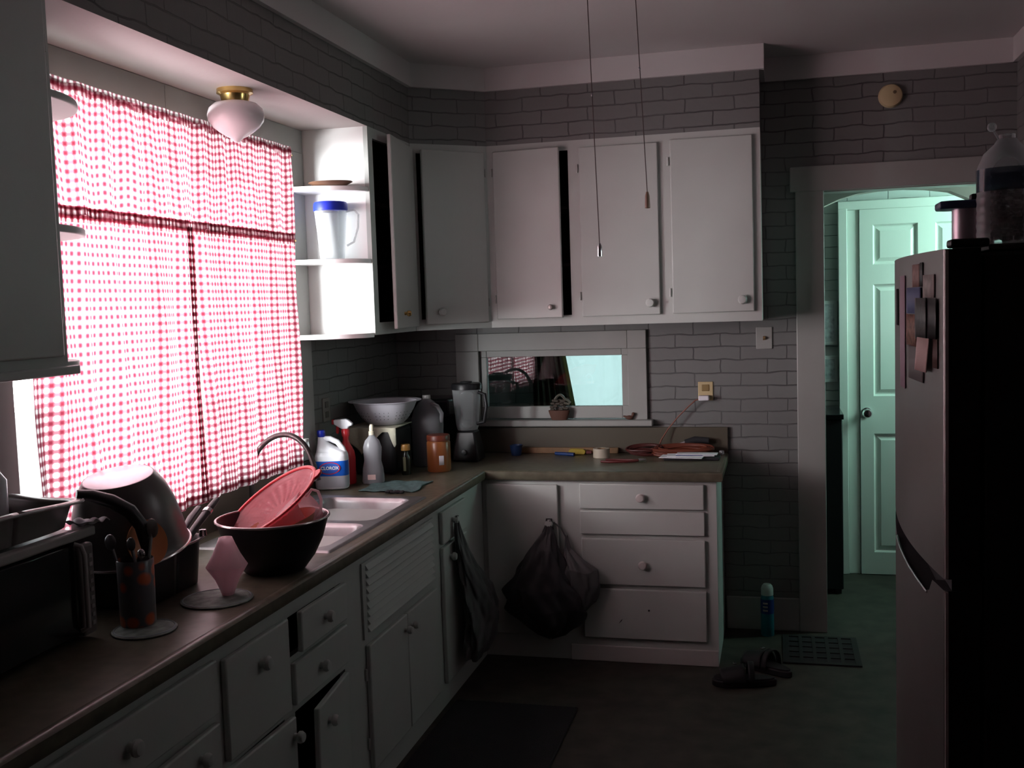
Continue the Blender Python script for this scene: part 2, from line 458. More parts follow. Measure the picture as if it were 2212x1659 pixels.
# arched beam across the hall
arc = [(2.0, 1.95), (2.15, 2.09), (2.27, 2.166), (2.35, 2.20), (2.438, 2.223), (2.55, 2.236), (2.669, 2.239), (2.78, 2.231), (2.896, 2.212), (3.04, 2.142), (3.2, 2.02), (3.35, 1.86), (3.6, 1.5)]
poly = [(1.63, 1.55)] + arc + [(3.6, ZC), (1.63, ZC)]
b = MB()
for i in range(len(arc) - 1):
    (x0, z0), (x1, z1) = arc[i], arc[i + 1]
    b.prism([(x0, z0), (x1, z1), (x1, ZC), (x0, ZC)], 5.86, 5.96, 'y')
b.box((1.63, 5.86, 1.95), (2.0, 5.96, ZC))
struct(b.build('wall_hall_arch', mat('arch_plaster', (0.42, 0.40, 0.36), 0.8)))

# soffit: brick front over the cabinets, plaster underside over the window
path = [(SX, -1.63), (SX, 4.828), (0.634, YU), (XR, YU)]
b = MB()
b.prism([(0.0, -1.63), (SX, -1.63), (SX, 4.828), (0.634, YU), (XR, YU), (XR, YB), (0.0, YB)], ZT, ZC, 'z')
so = b.build('wall_soffit', [BRICK, PLAST])
for p in so.data.polygons:
    if p.normal.z < -0.5: p.material_index = 1
struct(so)
# flat crown board: soffit run, return and back wall
def board_run(name, pts, z0, z1, t, m, round_r=0.0):
    """flat board following an open path, on its right-hand side"""
    b = MB(); n = len(pts); off = []
    for i, p in enumerate(pts):
        p = Vector(p)
        d0 = (p - Vector(pts[i - 1])).normalized() if i else None
        d1 = (Vector(pts[i + 1]) - p).normalized() if i < n - 1 else None
        n0 = Vector((d0.y, -d0.x)) if d0 else None; n1 = Vector((d1.y, -d1.x)) if d1 else None
        if n0 and n1:
            q = (n0 + n1).normalized(); q = q * (t / max(0.3, q.dot(n0)))
        else: q = (n0 or n1) * t
        off.append(p + q)
    for i in range(n - 1):
        a, c = pts[i], pts[i + 1]
        b.prism([a, tuple(off[i]), tuple(off[i + 1]), c], z0, z1, 'z')
    return struct(b.build(name, m))
board_run('trim_1', path + [(XR, YB)], ZCR, ZC, 0.022, CEIL)
board_run('trim_2', [(XR, YB), (XW, YB)], ZCR, ZC, 0.022, CEIL)
board_run('trim_3', [(XW, YB), (XW, -1.63)], ZCR, ZC, 0.022, CEIL)
# baseboards
struct(MB().box((XL + 0.01, YB - 0.018, 0), (2.115, YB, 0.168)).build('baseboard_back', WHITE2, bevel=0.004))
struct(MB().box((XW - 0.018, 2.7, 0), (XW, YB, 0.168)).build('baseboard_right', WHITE2, bevel=0.004))
b = MB(); b.box((1.63, 6.58, 0), (2.385, 6.6, 0.11))
struct(b.build('baseboard_hall', WHITE2, bevel=0.004))

struct(MB().box((-14, -12, -0.5), (-0.14, 22, -0.3)).build('ground', mat('pale_gravel', (0.42, 0.42, 0.40), 0.9, noise=0.4, nscale=2)), 'pale gravel yard outside the kitchen window')
struct(MB().box((-1.0, 1.2, 2.44), (-0.14, 5.53, 2.52)).build('shade_slab', WHITE2), 'unseen overhang slab added outside to shade the curtain tops')  # unseen slab added to darken the top of the curtains
# kitchen window: casing, frame, mullion, glass, stool
w1 = MB()
w1.box((0, 2.33, 2.385), (0.022, 4.284, 2.484)); w1.box((0, 2.33, 1.05), (0.022, 2.405, 2.385)); w1.box((0, 4.13, 1.05), (0.022, 4.284, 2.385))
w1.box((0, 3.222, 2.39), (0.0235, 3.226, 2.48))
win = struct(w1.build('window_1', WHITE2, bevel=0.003), 'wide kitchen window behind red gingham curtains')
f = MB()
for u0, u1, z0, z1 in cells([2.405, 4.13], [1.10, 2.36], [(2.435, 3.255, 1.14, 2.32), (3.315, 4.10, 1.14, 2.32)]): f.box((-0.11, u0, z0), (-0.06, u1, z1))
f.build('window_frame', WHITE2, win, bevel=0.003)
MB().box((-0.087, 2.435, 1.14), (-0.083, 4.10, 2.32)).build('pane', GLASS, win)
MB().box((-0.13, 2.405, 1.055), (0.0, 4.13, 1.10)).build('window_sill', WHITE2, win, bevel=0.004)

# pass-through window in the back wall
w2 = MB()
for u0, u1, z0, z1 in cells([0.343, 1.368], [1.085, 1.549], [(0.47, 1.27, 1.085, 1.455)]): w2.box((u0, YB - 0.022, z0), (u1, YB, z1))
win2 = struct(w2.build('window_2', WHITE2, bevel=0.003), 'small interior window over the back worktop')
f = MB()
for u0, u1, z0, z1 in cells([0.47, 1.27], [1.09, 1.455], [(0.507, 1.235, 1.155, 1.42)]): f.box((u0, YB + 0.008, z0), (u1, YB + 0.04, z1))
f.build('sash', WHITE2, win2, bevel=0.003)
MB().box((0.507, YB + 0.022, 1.155), (1.235, YB + 0.026, 1.42)).build('pane', GLASS2, win2)
MB().box((0.44, YB - 0.055, 1.053), (1.395, YB, 1.086)).build('window_sill', WHITE2, win2, bevel=0.005)
# dining room window and hall window, plus an unseen right-wall opening added for fill
def plain_window(name, axis, c, u0, u1, z0, z1, label):
    b = MB()
    for a, bb, q0, q1 in cells([u0 - 0.08, u1 + 0.08], [z0 - 0.08, z1 + 0.08], [(u0, u1, z0, z1)]):
        if axis == 'y': b.box((a, c - 0.01, q0), (bb, c + 0.01, q1))
        else: b.box((c - 0.01, a, q0), (c + 0.01, bb, q1))
    return struct(b.build(name, WHITE2), label)
dw = plain_window('window_3', 'y', 6.59, 0.62, 1.3, 0.9, 2.1, 'bright window with a sheer curtain in the room beyond')
MB().box((0.62, 6.65, 0.9), (1.3, 6.655, 2.1)).build('pane', GLASS, dw)
rw = plain_window('fill_opening', 'x', XW - 0.01, 3.2, 3.6, 1.9, 2.25, 'unseen opening added in the right wall for fill light')
MB().box((XW + 0.05, 3.2, 1.9), (XW + 0.055, 3.6, 2.25)).build('pane', GLASS, rw)
hw = plain_window('window_5', 'x', 3.59, 5.62, 6.32, 1.45, 2.6, 'hall window in the side wall')
MB().box((3.66, 5.62, 1.45), (3.665, 6.32, 2.6)).build('pane', GLASS, hw)
# sheer curtain in the room beyond, with a slanting yellowish edge band
t = thing('sheer_curtain', 'bright white sheer curtain seen through the small interior window', 'curtain', (0.95, 6.52, 0.85))
def sf(u, v):
    z = 0.85 + 1.3 * v; xl = 0.77 - 0.17 * (z - 1.06)
    x = xl + (1.36 - xl) * u
    return (x, 6.52 + 0.008 * math.sin(x * 70), z)
MB().grid(sf, 80, 6).build('curtain_panel', SHEER, t)
def sb(u, v):
    z = 0.85 + 1.3 * v; xl = 0.748 - 0.17 * (z - 1.06)
    return (xl + 0.026 * u, 6.51, z)
MB().grid(sb, 2, 4).build('edge_band', sheer('yellow_edge', (0.13, 0.14, 0.08)), t, solid=0.004)
MB().grid(lambda u, v: (0.50 + (0.750 - 0.17 * (0.85 + 1.3 * v - 1.06) - 0.50) * u, 6.535 + 0.006 * math.sin(u * 40), 0.85 + 1.3 * v), 30, 4).build('dark_mask', mat('dark_mask_cloth', (0.03, 0.028, 0.02), 0.9), t, solid=0.006)  # dark sheet added to block the bright strip left of the band
MB().tube([(0.45, 6.52, 2.16), (1.45, 6.52, 2.16)], 0.01, 8).build('curtain_rod', WHITE2, t)

# doorway casing and hall door
d1 = MB()
d1.box((2.115, YB - 0.024, 0), (2.25, YB, 2.215)); d1.box((3.08, YB - 0.024, 0), (XW, YB, 2.215))
d1.box((2.09, YB - 0.03, 2.205), (XW, YB, 2.326))
struct(d1.build('door_1', WHITE2, bevel=0.004), 'cased opening from the kitchen to the hall')
jm = MB(); jm.box((2.235, YB, 0), (2.25, YB + 0.12, 2.215)); jm.box((3.08, YB, 0), (3.095, YB + 0.12, 2.215)); jm.box((2.25, YB, 2.2), (3.08, YB + 0.12, 2.215))
struct(jm.build('trim_4', WHITE2))
hd = MB()
hd.box((2.378, 6.555, 0), (2.43, 6.6, 2.20)); hd.box((2.43, 6.575, 0), (2.497, 6.6, 2.20)); hd.box((3.33, 6.565, 0), (3.45, 6.6, 2.2))
hd.box((2.378, 6.565, 2.19), (3.45, 6.6, 2.245))
d2 = struct(hd.build('door_2', HALLDOOR, bevel=0.004), 'white panelled door at the end of the hall')
lf = MB()
DX0, DX1 = 2.50, 3.33
pan = []
for (a, bb) in ((DX0 + 0.075, DX0 + 0.325), (DX0 + 0.42, DX0 + 0.67)):
    for (z0, z1) in ((0.14, 0.86), (1.085, 1.75), (1.865, 2.10)): pan.append((a, bb, z0, z1))
for u0, u1, z0, z1 in cells([DX0, DX1], [0.005, 2.19], pan): lf.box((u0, 6.565, z0), (u1, 6.6, z1))
for (a, bb, z0, z1) in pan:
    lf.box((a, 6.585, z0), (bb, 6.6, z1)); 
    def fr4(i0, ya, i1, yb):
        A = [(a + i0, z0 + i0), (bb - i0, z0 + i0), (bb - i0, z1 - i0), (a + i0, z1 - i0)]; B = [(a + i1, z0 + i1), (bb - i1, z0 + i1), (bb - i1, z1 - i1), (a + i1, z1 - i1)]
        for k in range(4):
            j = (k + 1) % 4
            lf._f([lf.bm.verts.new((A[k][0], ya, A[k][1])), lf.bm.verts.new((A[j][0], ya, A[j][1])), lf.bm.verts.new((B[j][0], yb, B[j][1])), lf.bm.verts.new((B[k][0], yb, B[k][1]))])
    fr4(0, 6.565, 0.010, 6.582); fr4(0.010, 6.582, 0.018, 6.582); fr4(0.018, 6.582, 0.040, 6.570)
    q = 0.040
    lf._f([lf.bm.verts.new((x_, 6.570, z_)) for x_, z_ in ((a + q, z0 + q), (bb - q, z0 + q), (bb - q, z1 - q), (a + q, z1 - q))])
lf.build('door_leaf', HALLDOOR, d2)
kn = MB(); kn.lathe([(0, 0), (0.03, 0), (0.03, 0.008), (0.012, 0.012), (0.011, 0.03), (0.024, 0.04), (0.029, 0.055), (0.022, 0.07), (0, 0.074)], 24)
kn.xf(Matrix.Translation((2.535, 6.565, 0.987)) @ Matrix.Rotation(PI / 2, 4, 'X'))
kn.build('door_knob', CHROME, d2)
# hallway furniture seen in the slot left of the door
t = thing('hall_cabinet', 'black cabinet in the hall, left of the panelled door', 'cabinet', (2.05, 6.35, 0))
MB().box((1.72, 6.1, 0.03), (2.37, 6.575, 1.0)).build('body', BLACK, t, bevel=0.006)
MB().box((1.70, 6.08, 1.0), (2.376, 6.578, 1.03)).build('top', BLACKG, t, bevel=0.004)
for (x, y) in ((1.74, 6.12), (2.33, 6.12), (1.74, 6.54), (2.33, 6.54)): MB().box((x, y, 0), (x + 0.03, y + 0.03, 0.03)).build('leg', BLACK, t)
for (z0, z1, m_) in ((1.395, 1.66, 'a'), (1.17, 1.33, 'b')):
    t = thing('wall_sign', 'pale framed sign hanging on hall wall, the %s of two' % ('upper' if m_ == 'a' else 'lower'), 'sign', (2.25, 6.59, z0), 0, 'signs on the hall wall')
    MB().box((2.10, 6.58, z0), (2.374, 6.6, z1)).build('frame', mat('pale_frame', (0.42, 0.44, 0.44), 0.6), t, bevel=0.003)
    MB().box((2.12, 6.577, z0 + 0.02), (2.355, 6.582, z1 - 0.02)).build('panel', mat('sign_panel', (0.30, 0.33, 0.34), 0.7, noise=0.5, nscale=30), t)

# ------------------------------------------------------------------ cabinets
def knob_mesh(x, y, z, r=0.018):
    k = MB(); k.lathe([(0, 0), (0.6 * r, 0), (0.5 * r, 0.008), (0.95 * r, 0.014), (r, 0.021), (0.75 * r, 0.029), (0, 0.032)], 18)
    k.xf(Matrix.Translation((x, y, z)) @ Matrix.Rotation(PI / 2, 4, 'X'))
    return k
def carcass(t, W, D, z0, z1, holes, mfr=WHITE, shelf=(), side_m=WHITE, toe=0.0):
    """local frame: x along the front, y into the cabinet, front frame at y 0..0.02"""
    b = MB()
    b.box((0, 0.02, z0), (0.015, D, z1)); b.box((W - 0.015, 0.02, z0), (W, D, z1))
    b.box((0.015, 0.02, z0), (W - 0.015, D, z0 + 0.015)); b.box((0.015, 0.02, z1 - 0.015), (W - 0.015, D, z1))
    b.box((0.015, D - 0.012, z0 + 0.015), (W - 0.015, D, z1 - 0.015))
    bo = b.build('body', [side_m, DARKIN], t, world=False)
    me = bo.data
    for p in me.polygons:     # near-black colour on the inside faces
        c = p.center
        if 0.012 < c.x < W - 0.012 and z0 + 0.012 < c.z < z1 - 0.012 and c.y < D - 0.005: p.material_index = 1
    fr = MB()
    for u0, u1, q0, q1 in cells([0, W], [z0, z1], holes): fr.box((u0, 0, q0), (u1, 0.02, q1))
    fr.build('face_frame', mfr, t, world=False)
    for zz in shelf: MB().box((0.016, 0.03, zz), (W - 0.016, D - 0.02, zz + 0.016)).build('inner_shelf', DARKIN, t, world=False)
def door(t, u0, u1, z0, z1, knob=None, hinge='r', ang=0.0, tilt=0.0, name='door', m=WHITE, th=0.019, mk=None, kname='knob'):
    hx = u1 if hinge == 'r' else u0
    d = MB().box((u0 - hx, -th, z0 - z1), (u1 - hx, -0.001, 0)).build(name, m, t, world=False, bevel=0.0045)
    d.location = (hx, 0, z1); d.rotation_euler = (0, tilt, ang if hinge == 'r' else -ang)
    if knob:
        knob_mesh(knob[0] - hx, -th, knob[1] - z1, knob[2] if len(knob) > 2 else 0.018).build(kname, mk or m, d, world=False)
    for zz in (z0 + 0.1, z1 - 0.1):
        if name == 'door' and (z1 - z0) > 0.3:
            s_ = 1 if hinge == 'r' else -1
            MB().tube([(s_ * 0.0115, -0.006, zz - z1 - 0.02), (s_ * 0.0115, -0.006, zz - z1 + 0.02)], 0.0045, 8).build('hinge', m, d, world=False)
    return d
R90 = PI / 2
G_UP = 'wall cabinets'; G_LO = 'base cabinets'
# upper: back wall run
t = thing('wall_cabinet', 'white three-door wall cabinet above the small interior window', 'cabinet', (0.634, YU, 0))
Wd = XR - 0.634
carcass(t, Wd, YB - YU, ZB, ZT, [(0.07, 0.41, 1.64, 2.44), (0.50, 0.80, 1.66, 2.42), (0.93, 1.25, 1.66, 2.42)], shelf=(1.88, 2.16))
door(t, 0.036, 0.378, 1.628, 2.452, (0.322, 1.681, 0.014), 'l', 0.10, mk=mat('dull_knob', (0.35, 0.32, 0.30), 0.3, 0.3))
door(t, 0.466, 0.846, 1.63, 2.447, (0.80, 1.687, 0.022), 'l')
door(t, 0.905, 1.286, 1.633, 2.453, (1.232, 1.689, 0.022), 'l')
# upper: diagonal corner
dx, dy = 0.634 - SX, YU - 4.828
dl = math.hypot(dx, dy)
t = thing('corner_wall_cabinet', 'white diagonal corner wall cabinet with its door slightly ajar', 'cabinet', (SX, 4.828, 0), math.atan2(dy, dx))
fr = MB()
for u0, u1, q0, q1 in cells([0, dl], [ZB, ZT], [(0.03, dl - 0.02, 1.64, 2.44)]): fr.box((u0, 0, q0), (u1, 0.02, q1))
fr.build('face_frame', WHITE, t, world=False)
b = MB()
rot = Matrix.Rotation(-math.atan2(dy, dx), 4, 'Z') @ Matrix.Translation((-SX, -4.828, 0))
for (za, zb_) in ((ZB, ZB + 0.015), (ZT - 0.015, ZT)):
    b.prism([(0.005, 4.835), (SX, 4.835), (0.628, YU + 0.003), (0.628, YB - 0.005), (0.005, YB - 0.005)], za, zb_, 'z')
b.prism([(0.005, YB - 0.015), (0.628, YB - 0.015), (0.628, YB - 0.005), (0.005, YB - 0.005)], ZB + 0.0149, ZT - 0.0149, 'z'); bmesh.ops.remove_doubles(b.bm, verts=b.bm.verts[:], dist=0.0005)
b.xf(rot); b.build('body', WHITE, t, world=False)
for zz in (1.88, 2.16):
    b = MB().prism([(0.02, 4.87), (SX, 4.87), (0.6, YU + 0.03), (0.6, YB - 0.02), (0.02, YB - 0.02)], zz, zz + 0.016, 'z').xf(rot)
    b.build('inner_shelf', DARKIN, t, world=False)
door(t, 0.035, dl - 0.022, 1.615, 2.452, (0.11, 1.675, 0.020), 'r', 0.10)
# upper: left run next to the window, with open rounded shelves on the window side
def shelf_mesh(x1, y0, dirn, z, dep, th=0.02):
    """quarter-rounded open shelf: along the wall (x=0) it reaches out 'dep', fading to nothing at x1"""
    pts = [(0.003, y0)]
    if dirn < 0:
        out = [(0.003, y0 - dep)] 
    else:
        out = [(0.003, y0 + dep)]
    n = 14; cur = []
    for i in range(n + 1):
        a = PI / 2 * i / n
        cur.append((0.05 + (x1 - 0.055) * math.sin(a), y0 + dirn * dep * max(0.02, math.cos(a)) if True else 0))
    pts = [(0.003, y0)] + [(0.003, y0 + dirn * dep)] + cur + [(x1 - 0.004, y0)]
    if dirn < 0: pts = pts
    else: pts = pts[::-1]
    return MB().prism(pts, z - th, z, 'z')
t = thing('wall_cabinet', 'narrow white wall cabinet with lit open shelves beside the window', 'cabinet', (SX, 4.29, 0), R90)
carcass(t, 4.822 - 4.29, SX - 0.003, ZB, ZT, [(0.055, 0.50, 1.64, 2.44)], shelf=(1.88, 2.16), side_m=WHITELIT)
door(t, 0.095, 0.528, 1.608, 2.462, (0.235, 1.675, 0.014), 'r', 0.115, mk=BRASS)
inv = Matrix.Rotation(-R90, 4, 'Z') @ Matrix.Translation((-SX, -4.29, 0))
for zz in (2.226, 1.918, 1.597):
    shelf_mesh(SX, 4.29, -1, zz, 0.165).xf(inv).build('open_shelf', WHITELIT, t, world=False, bevel=0.006, seg=3)
# foreground cabinet on the left of the window
t = thing('wall_cabinet', 'large white wall cabinet at the left edge, in shadow before the window', 'cabinet', (SX, 1.0, 0), R90)
carcass(t, 1.238, SX - 0.003, ZB, ZT, [(0.66, 1.17, 1.64, 2.44), (0.06, 0.57, 1.64, 2.44)])
door(t, 0.63, 1.205, 1.612, 2.462, (0.67, 1.68), 'r'); door(t, 0.03, 0.605, 1.612, 2.462, (0.565, 1.68), 'l')
inv = Matrix.Rotation(-R90, 4, 'Z') @ Matrix.Translation((-SX, -1.0, 0))
for zz in (2.262, 1.936, 1.597):
    shelf_mesh(SX, 2.239, 1, zz, 0.30 if zz > 1.7 else 0.20).xf(inv).build('open_shelf', WHITE, t, world=False, bevel=0.006, seg=3)
MB().box((-0.0, -0.012, ZB - 0.022), (1.27, SX - 0.01, ZB)).build('bottom_board', WHITE, t, world=False, bevel=0.004)

# lower cabinets, left run (face at x = 0.63, local x = world y)
def base_unit(y0, y1, label, holes, name='base_cabinet', x=XF):
    t = thing(name, label, 'cabinet', (x, y0, 0), R90)
    carcass(t, y1 - y0, x - 0.01, 0.0, 0.87, holes)
    return t
t = base_unit(1.20, 2.325, 'white base cabinet nearest the viewer, wide drawer over doors, under the microwave', [(0.38, 1.08, 0.12, 0.66), (0.38, 1.08, 0.71, 0.81)])
door(t, 0.34, 1.105, 0.70, 0.838, (0.73, 0.772, 0.020), 'r', name='drawer')
door(t, 0.34, 0.72, 0.10, 0.682, (0.67, 0.62), 'l'); door(t, 0.728, 1.105, 0.10, 0.676, (1.00, 0.625), 'r', 0.03)
t = base_unit(2.325, 2.712, 'white base cabinet with one deep drawer over a door, left of the tilted drawer', [(0.05, 0.36, 0.12, 0.53), (0.04, 0.35, 0.57, 0.81)])
door(t, 0.022, 0.378, 0.552, 0.822, (0.205, 0.752, 0.020), 'r', name='drawer')
door(t, 0.022, 0.378, 0.10, 0.535, (0.362, 0.48), 'l', 0.03)
t = base_unit(2.712, 3.16, 'white base cabinet with crooked top drawer and sagging open door', [(0.04, 0.41, 0.11, 0.525), (0.03, 0.39, 0.56, 0.675), (0.02, 0.40, 0.695, 0.815)])
door(t, 0.038, 0.412, 0.695, 0.815, (0.215, 0.756, 0.019), 'r', 0.05, tilt=0.035, name='drawer')
door(t, 0.02, 0.405, 0.552, 0.678, (0.19, 0.615, 0.019), 'r', name='drawer')
door(t, 0.035, 0.40, 0.09, 0.520, (0.135, 0.452), 'r', 0.16, tilt=0.05)
t = base_unit(3.16, 4.10, 'white sink base cabinet with louvred panel over paired doors', [(0.16, 0.86, 0.12, 0.53)])
lv = MB(); lv.box((0.12, -0.008, 0.57), (0.89, -0.001, 0.835))
for i in range(9):
    z = 0.588 + i * 0.027
    lv.prism([(-0.008, z), (-0.020, z + 0.003), (-0.008, z + 0.020)], 0.15, 0.86, 'x')
lv.build('louvred_panel', WHITE, t, world=False)
door(t, 0.138, 0.515, 0.10, 0.545, (0.485, 0.492, 0.015), 'l'); door(t, 0.521, 0.882, 0.10, 0.545, (0.555, 0.49, 0.015), 'r')
t = base_unit(4.10, 4.812, 'narrow white base cabinet in the corner carrying the grey bag', [(0.07, 0.35, 0.12, 0.66), (0.07, 0.35, 0.71, 0.82)])
door(t, 0.04, 0.385, 0.70, 0.838, (0.17, 0.782), 'r', name='drawer')
door(t, 0.04, 0.385, 0.10, 0.685, (0.125, 0.632), 'r')
# lower cabinets, back run (face at y = 4.816)
t = thing('base_cabinet', 'white corner base cabinet whose door carries the black bag', 'cabinet', (XF, YF, 0))
carcass(t, 1.05 - XF, YB - YF - 0.005, 0.0, 0.87, [(0.06, 0.34, 0.14, 0.82)])
door(t, 0.025, 0.376, 0.115, 0.845, (0.335, 0.66, 0.02), 'l', 0.012)
t = thing('drawer_cabinet', 'white base cabinet with four stacked drawers facing the camera', 'cabinet', (1.05, YF, 0))
carcass(t, XL - 1.05, YB - YF - 0.005, 0.0, 0.87, [])
DK = mat('drawer_knob', (0.52, 0.49, 0.47), 0.3)
door(t, 0.060, 0.638, 0.733, 0.852, (0.349, 0.79, 0.021), 'r', name='drawer', mk=DK)
door(t, 0.060, 0.640, 0.612, 0.724, None, 'r', name='drawer')
door(t, 0.064, 0.640, 0.372, 0.592, (0.353, 0.473, 0.021), 'r', name='drawer', mk=DK)
d = door(t, 0.067, 0.642, 0.115, 0.352, None, 'r', name='drawer')
MB().box((-0.27, -0.0205, -0.10), (-0.262, -0.0185, -0.092)).build('screw_hole', BLACKM, d, world=False)
MB().prism([(-0.41, -0.165), (-0.395, -0.15), (-0.39, -0.14), (-0.40, -0.15)], -0.0205, -0.018, 'y').build('chip', BLACKM, d, world=False)
MB().box((0, -0.012, 0), (XL - 1.05, 0, 0.075)).build('plinth', mat('plinth_paint', (0.50, 0.49, 0.47), 0.5), t, world=False, bevel=0.003)

# ------------------------------------------------------------------ worktop with backsplash
t = thing('worktop', 'olive brown laminate worktop running under the window and round the corner', 'worktop', (0.3, 3.0, 0.87))
SK = (0.10, 0.585, 3.13, 4.085)
b = MB()
for u0, u1, v0, v1 in cells([0.002, 0.64], [1.2, YB - 0.002], [(SK[0], SK[1], SK[2], SK[3])]): b.box((u0, v0, 0.872), (u1, v1, 0.91))
b.box((0.64, YF - 0.015, 0.872), (XL + 0.012, YB - 0.002, 0.91))
b.build('top', COUNTER, t)
def nosing(pts):
    b = MB()
    prof = [(-0.012, 0.91), (0.0, 0.9135), (0.010, 0.912), (0.017, 0.905), (0.018, 0.88), (0.012, 0.868), (-0.005, 0.866)]
    P = [Vector(p) for p in pts]; n = len(P); off = []
    for i in range(n):
        d0 = (P[i] - P[i - 1]).normalized() if i else None; d1 = (P[i + 1] - P[i]).normalized() if i < n - 1 else None
        n0 = Vector((d0.y, -d0.x)) if d0 else None; n1 = Vector((d1.y, -d1.x)) if d1 else None
        if n0 and n1:
            q = (n0 + n1).normalized(); off.append(q / q.dot(n0))
        else: off.append(n0 or n1)
    rings = [[b.bm.verts.new((P[i].x + off[i].x * r, P[i].y + off[i].y * r, z)) for r, z in prof] for i in range(n)]
    for i in range(n - 1):
        for k in range(len(prof) - 1): b._f([rings[i][k], rings[i + 1][k], rings[i + 1][k + 1], rings[i][k + 1]])
    for rg in (rings[0], rings[-1]): b._f(rg)
    return b
nosing([(0.642, 1.2), (0.642, YF - 0.018), (XL + 0.014, YF - 0.018), (XL + 0.014, YB - 0.002)]).build('front_edge', COUNTER, t)
b = MB(); b.box((0.022, YB - 0.02, 0.91), (XL + 0.03, YB - 0.001, 1.045)); b.box((0.001, 1.2, 0.91), (0.02, YB - 0.001, 1.045))
b.build('backsplash', mat('backsplash_laminate', (0.085, 0.075, 0.055), 0.4), t, bevel=0.003)

# sink: one pressed sheet with two bowls
t = thing('kitchen_sink', 'stainless steel double bowl sink set in the worktop below the window', 'sink', (0.34, 3.6, 0.91))
def sdr(x, y, cx, cy, hx, hy, r):
    qx, qy = abs(x - cx) - hx + r, abs(y - cy) - hy + r
    return math.hypot(max(qx, 0), max(qy, 0)) + min(max(qx, qy), 0) - r
def sink_z(x, y):
    z = 0.9165
    d = min(sdr(x, y, 0.36, 3.355, 0.195, 0.19, 0.06), sdr(x, y, 0.36, 3.82, 0.195, 0.225, 0.06))
    if d < 0:
        k = min(1, -d / 0.03); k = k * k * (3 - 2 * k)
        z -= 0.165 * k
    e = min(x - 0.088, 0.597 - x, y - 3.118, 4.097 - y)
    if e < 0.008: z -= 0.006 * (1 - e / 0.008)
    return z
def skf(u, v):
    x = 0.088 + 0.509 * u; y = 3.118 + 0.979 * v
    return (x, y, sink_z(x, y))
MB().grid(skf, 110, 200).build('basin', STEEL, t, smooth=80)
for (cx, cy) in ((0.36, 3.355), (0.36, 3.82)): MB().lathe([(0, 0.003), (0.035, 0.003), (0.04, 0.0)], 24, (cx, cy, 0.752)).build('drain', DSTEEL, t)
t = thing('faucet', 'dark gooseneck faucet arching over the sink in front of the curtain', 'faucet', (0.06, 3.62, 0.917))
MB().lathe([(0, 0), (0.028, 0), (0.026, 0.012), (0.016, 0.03), (0.0125, 0.05), (0.0125, 0.07)], 24, (0.056, 3.62, 0.917)).build('base', BRONZE, t)
pts = [(0.055, 0.96), (0.056, 1.03), (0.062, 1.105), (0.082, 1.162), (0.118, 1.203), (0.165, 1.230), (0.215, 1.236), (0.258, 1.220), (0.292, 1.185), (0.314, 1.135), (0.325, 1.088)]
sm = []
for i in range(len(pts) - 1):
    p0, p1, p2, p3 = pts[max(i - 1, 0)], pts[i], pts[i + 1], pts[min(i + 2, len(pts) - 1)]
    for q in range(4):
        s_ = q / 4
        sm.append(tuple(0.5 * ((2 * p1[k]) + (p2[k] - p0[k]) * s_ + (2 * p0[k] - 5 * p1[k] + 4 * p2[k] - p3[k]) * s_ ** 2 + (-p0[k] + 3 * p1[k] - 3 * p2[k] + p3[k]) * s_ ** 3) for k in (0, 1)))
sm.append(pts[-1])
MB().tube([(x, 3.62, z) for x, z in sm], 0.0105, 14).build('spout', BRONZE, t)
MB().tube([(0.325, 3.62, 1.09), (0.330, 3.62, 1.062)], 0.0135, 14).build('spout_tip', BRONZE, t)
t = thing('faucet_lever', 'small chrome faucet lever between the dish rack and the gooseneck', 'faucet handle', (0.06, 3.44, 0.917))
MB().lathe([(0, 0), (0.02, 0), (0.018, 0.02), (0.012, 0.03), (0.012, 0.05), (0.0, 0.055)], 18, (0.06, 3.44, 0.917)).build('base', BRONZE, t)
MB().tube([(0.055, 3.43, 0.965), (0.075, 3.40, 0.975), (0.095, 3.36, 0.985)], [0.008, 0.007, 0.009], 10).build('lever', CHROME, t)

# ------------------------------------------------------------------ gingham curtains
def folds(y, z, seed, amp):
    a = seed
    return 0.75 * amp * (0.5 * math.sin(y * 46 + a + 1.6 * math.sin(z * 2.1 + a)) + 0.22 * math.sin(y * 83 + 2.1 * a + 1.2 * math.sin(z * 3.4)) + 0.25 * math.sin(y * 27 + a * 3 + z * 1.2))
def cloth(y0, y1, z0, z1, seed, amp, gather=1.16, sag=None, edge=None, xo=0.085):
    def P(u, v):
        z = z0 + (z1 - z0) * v
        e = edge(v) if edge else 0.0
        y = y0 + (y1 - y0) * u + e * (1 - u) if edge else y0 + (y1 - y0) * u
        k = 0.35 + 0.65 * min(1, (1 - v) * 2.2 + 0.2)
        x = xo + folds(y, z, seed, amp) * k
        if sag: z += sag(u, v)
        y += 0.006 * math.sin(z * 9 + u * 19 + seed)
        return (x, y, z)
    def UV(u, v):
        y = y0 + (y1 - y0) * u; z = z0 + (z1 - z0) * v
        return (y * gather + 0.003 * math.sin(y * 40 + seed), z)
    return MB().grid(P, 260, 60, UV)
t = thing('gingham_valance', 'red and white gingham valance across the top of the window', 'curtain', (0.07, 3.2, 2.0), 0, 'red gingham curtains')
cloth(2.405, 4.035, 1.995, 2.372, 0.6, 0.018, sag=lambda u, v: -0.012 * math.sin(u * PI) * v + 0.004 * math.sin(u * 90)).build('cloth', GING, t, smooth=80)
cloth(2.405, 4.035, 2.338, 2.378, 2.6, 0.012).build('rod_pocket', GING, t, smooth=80)
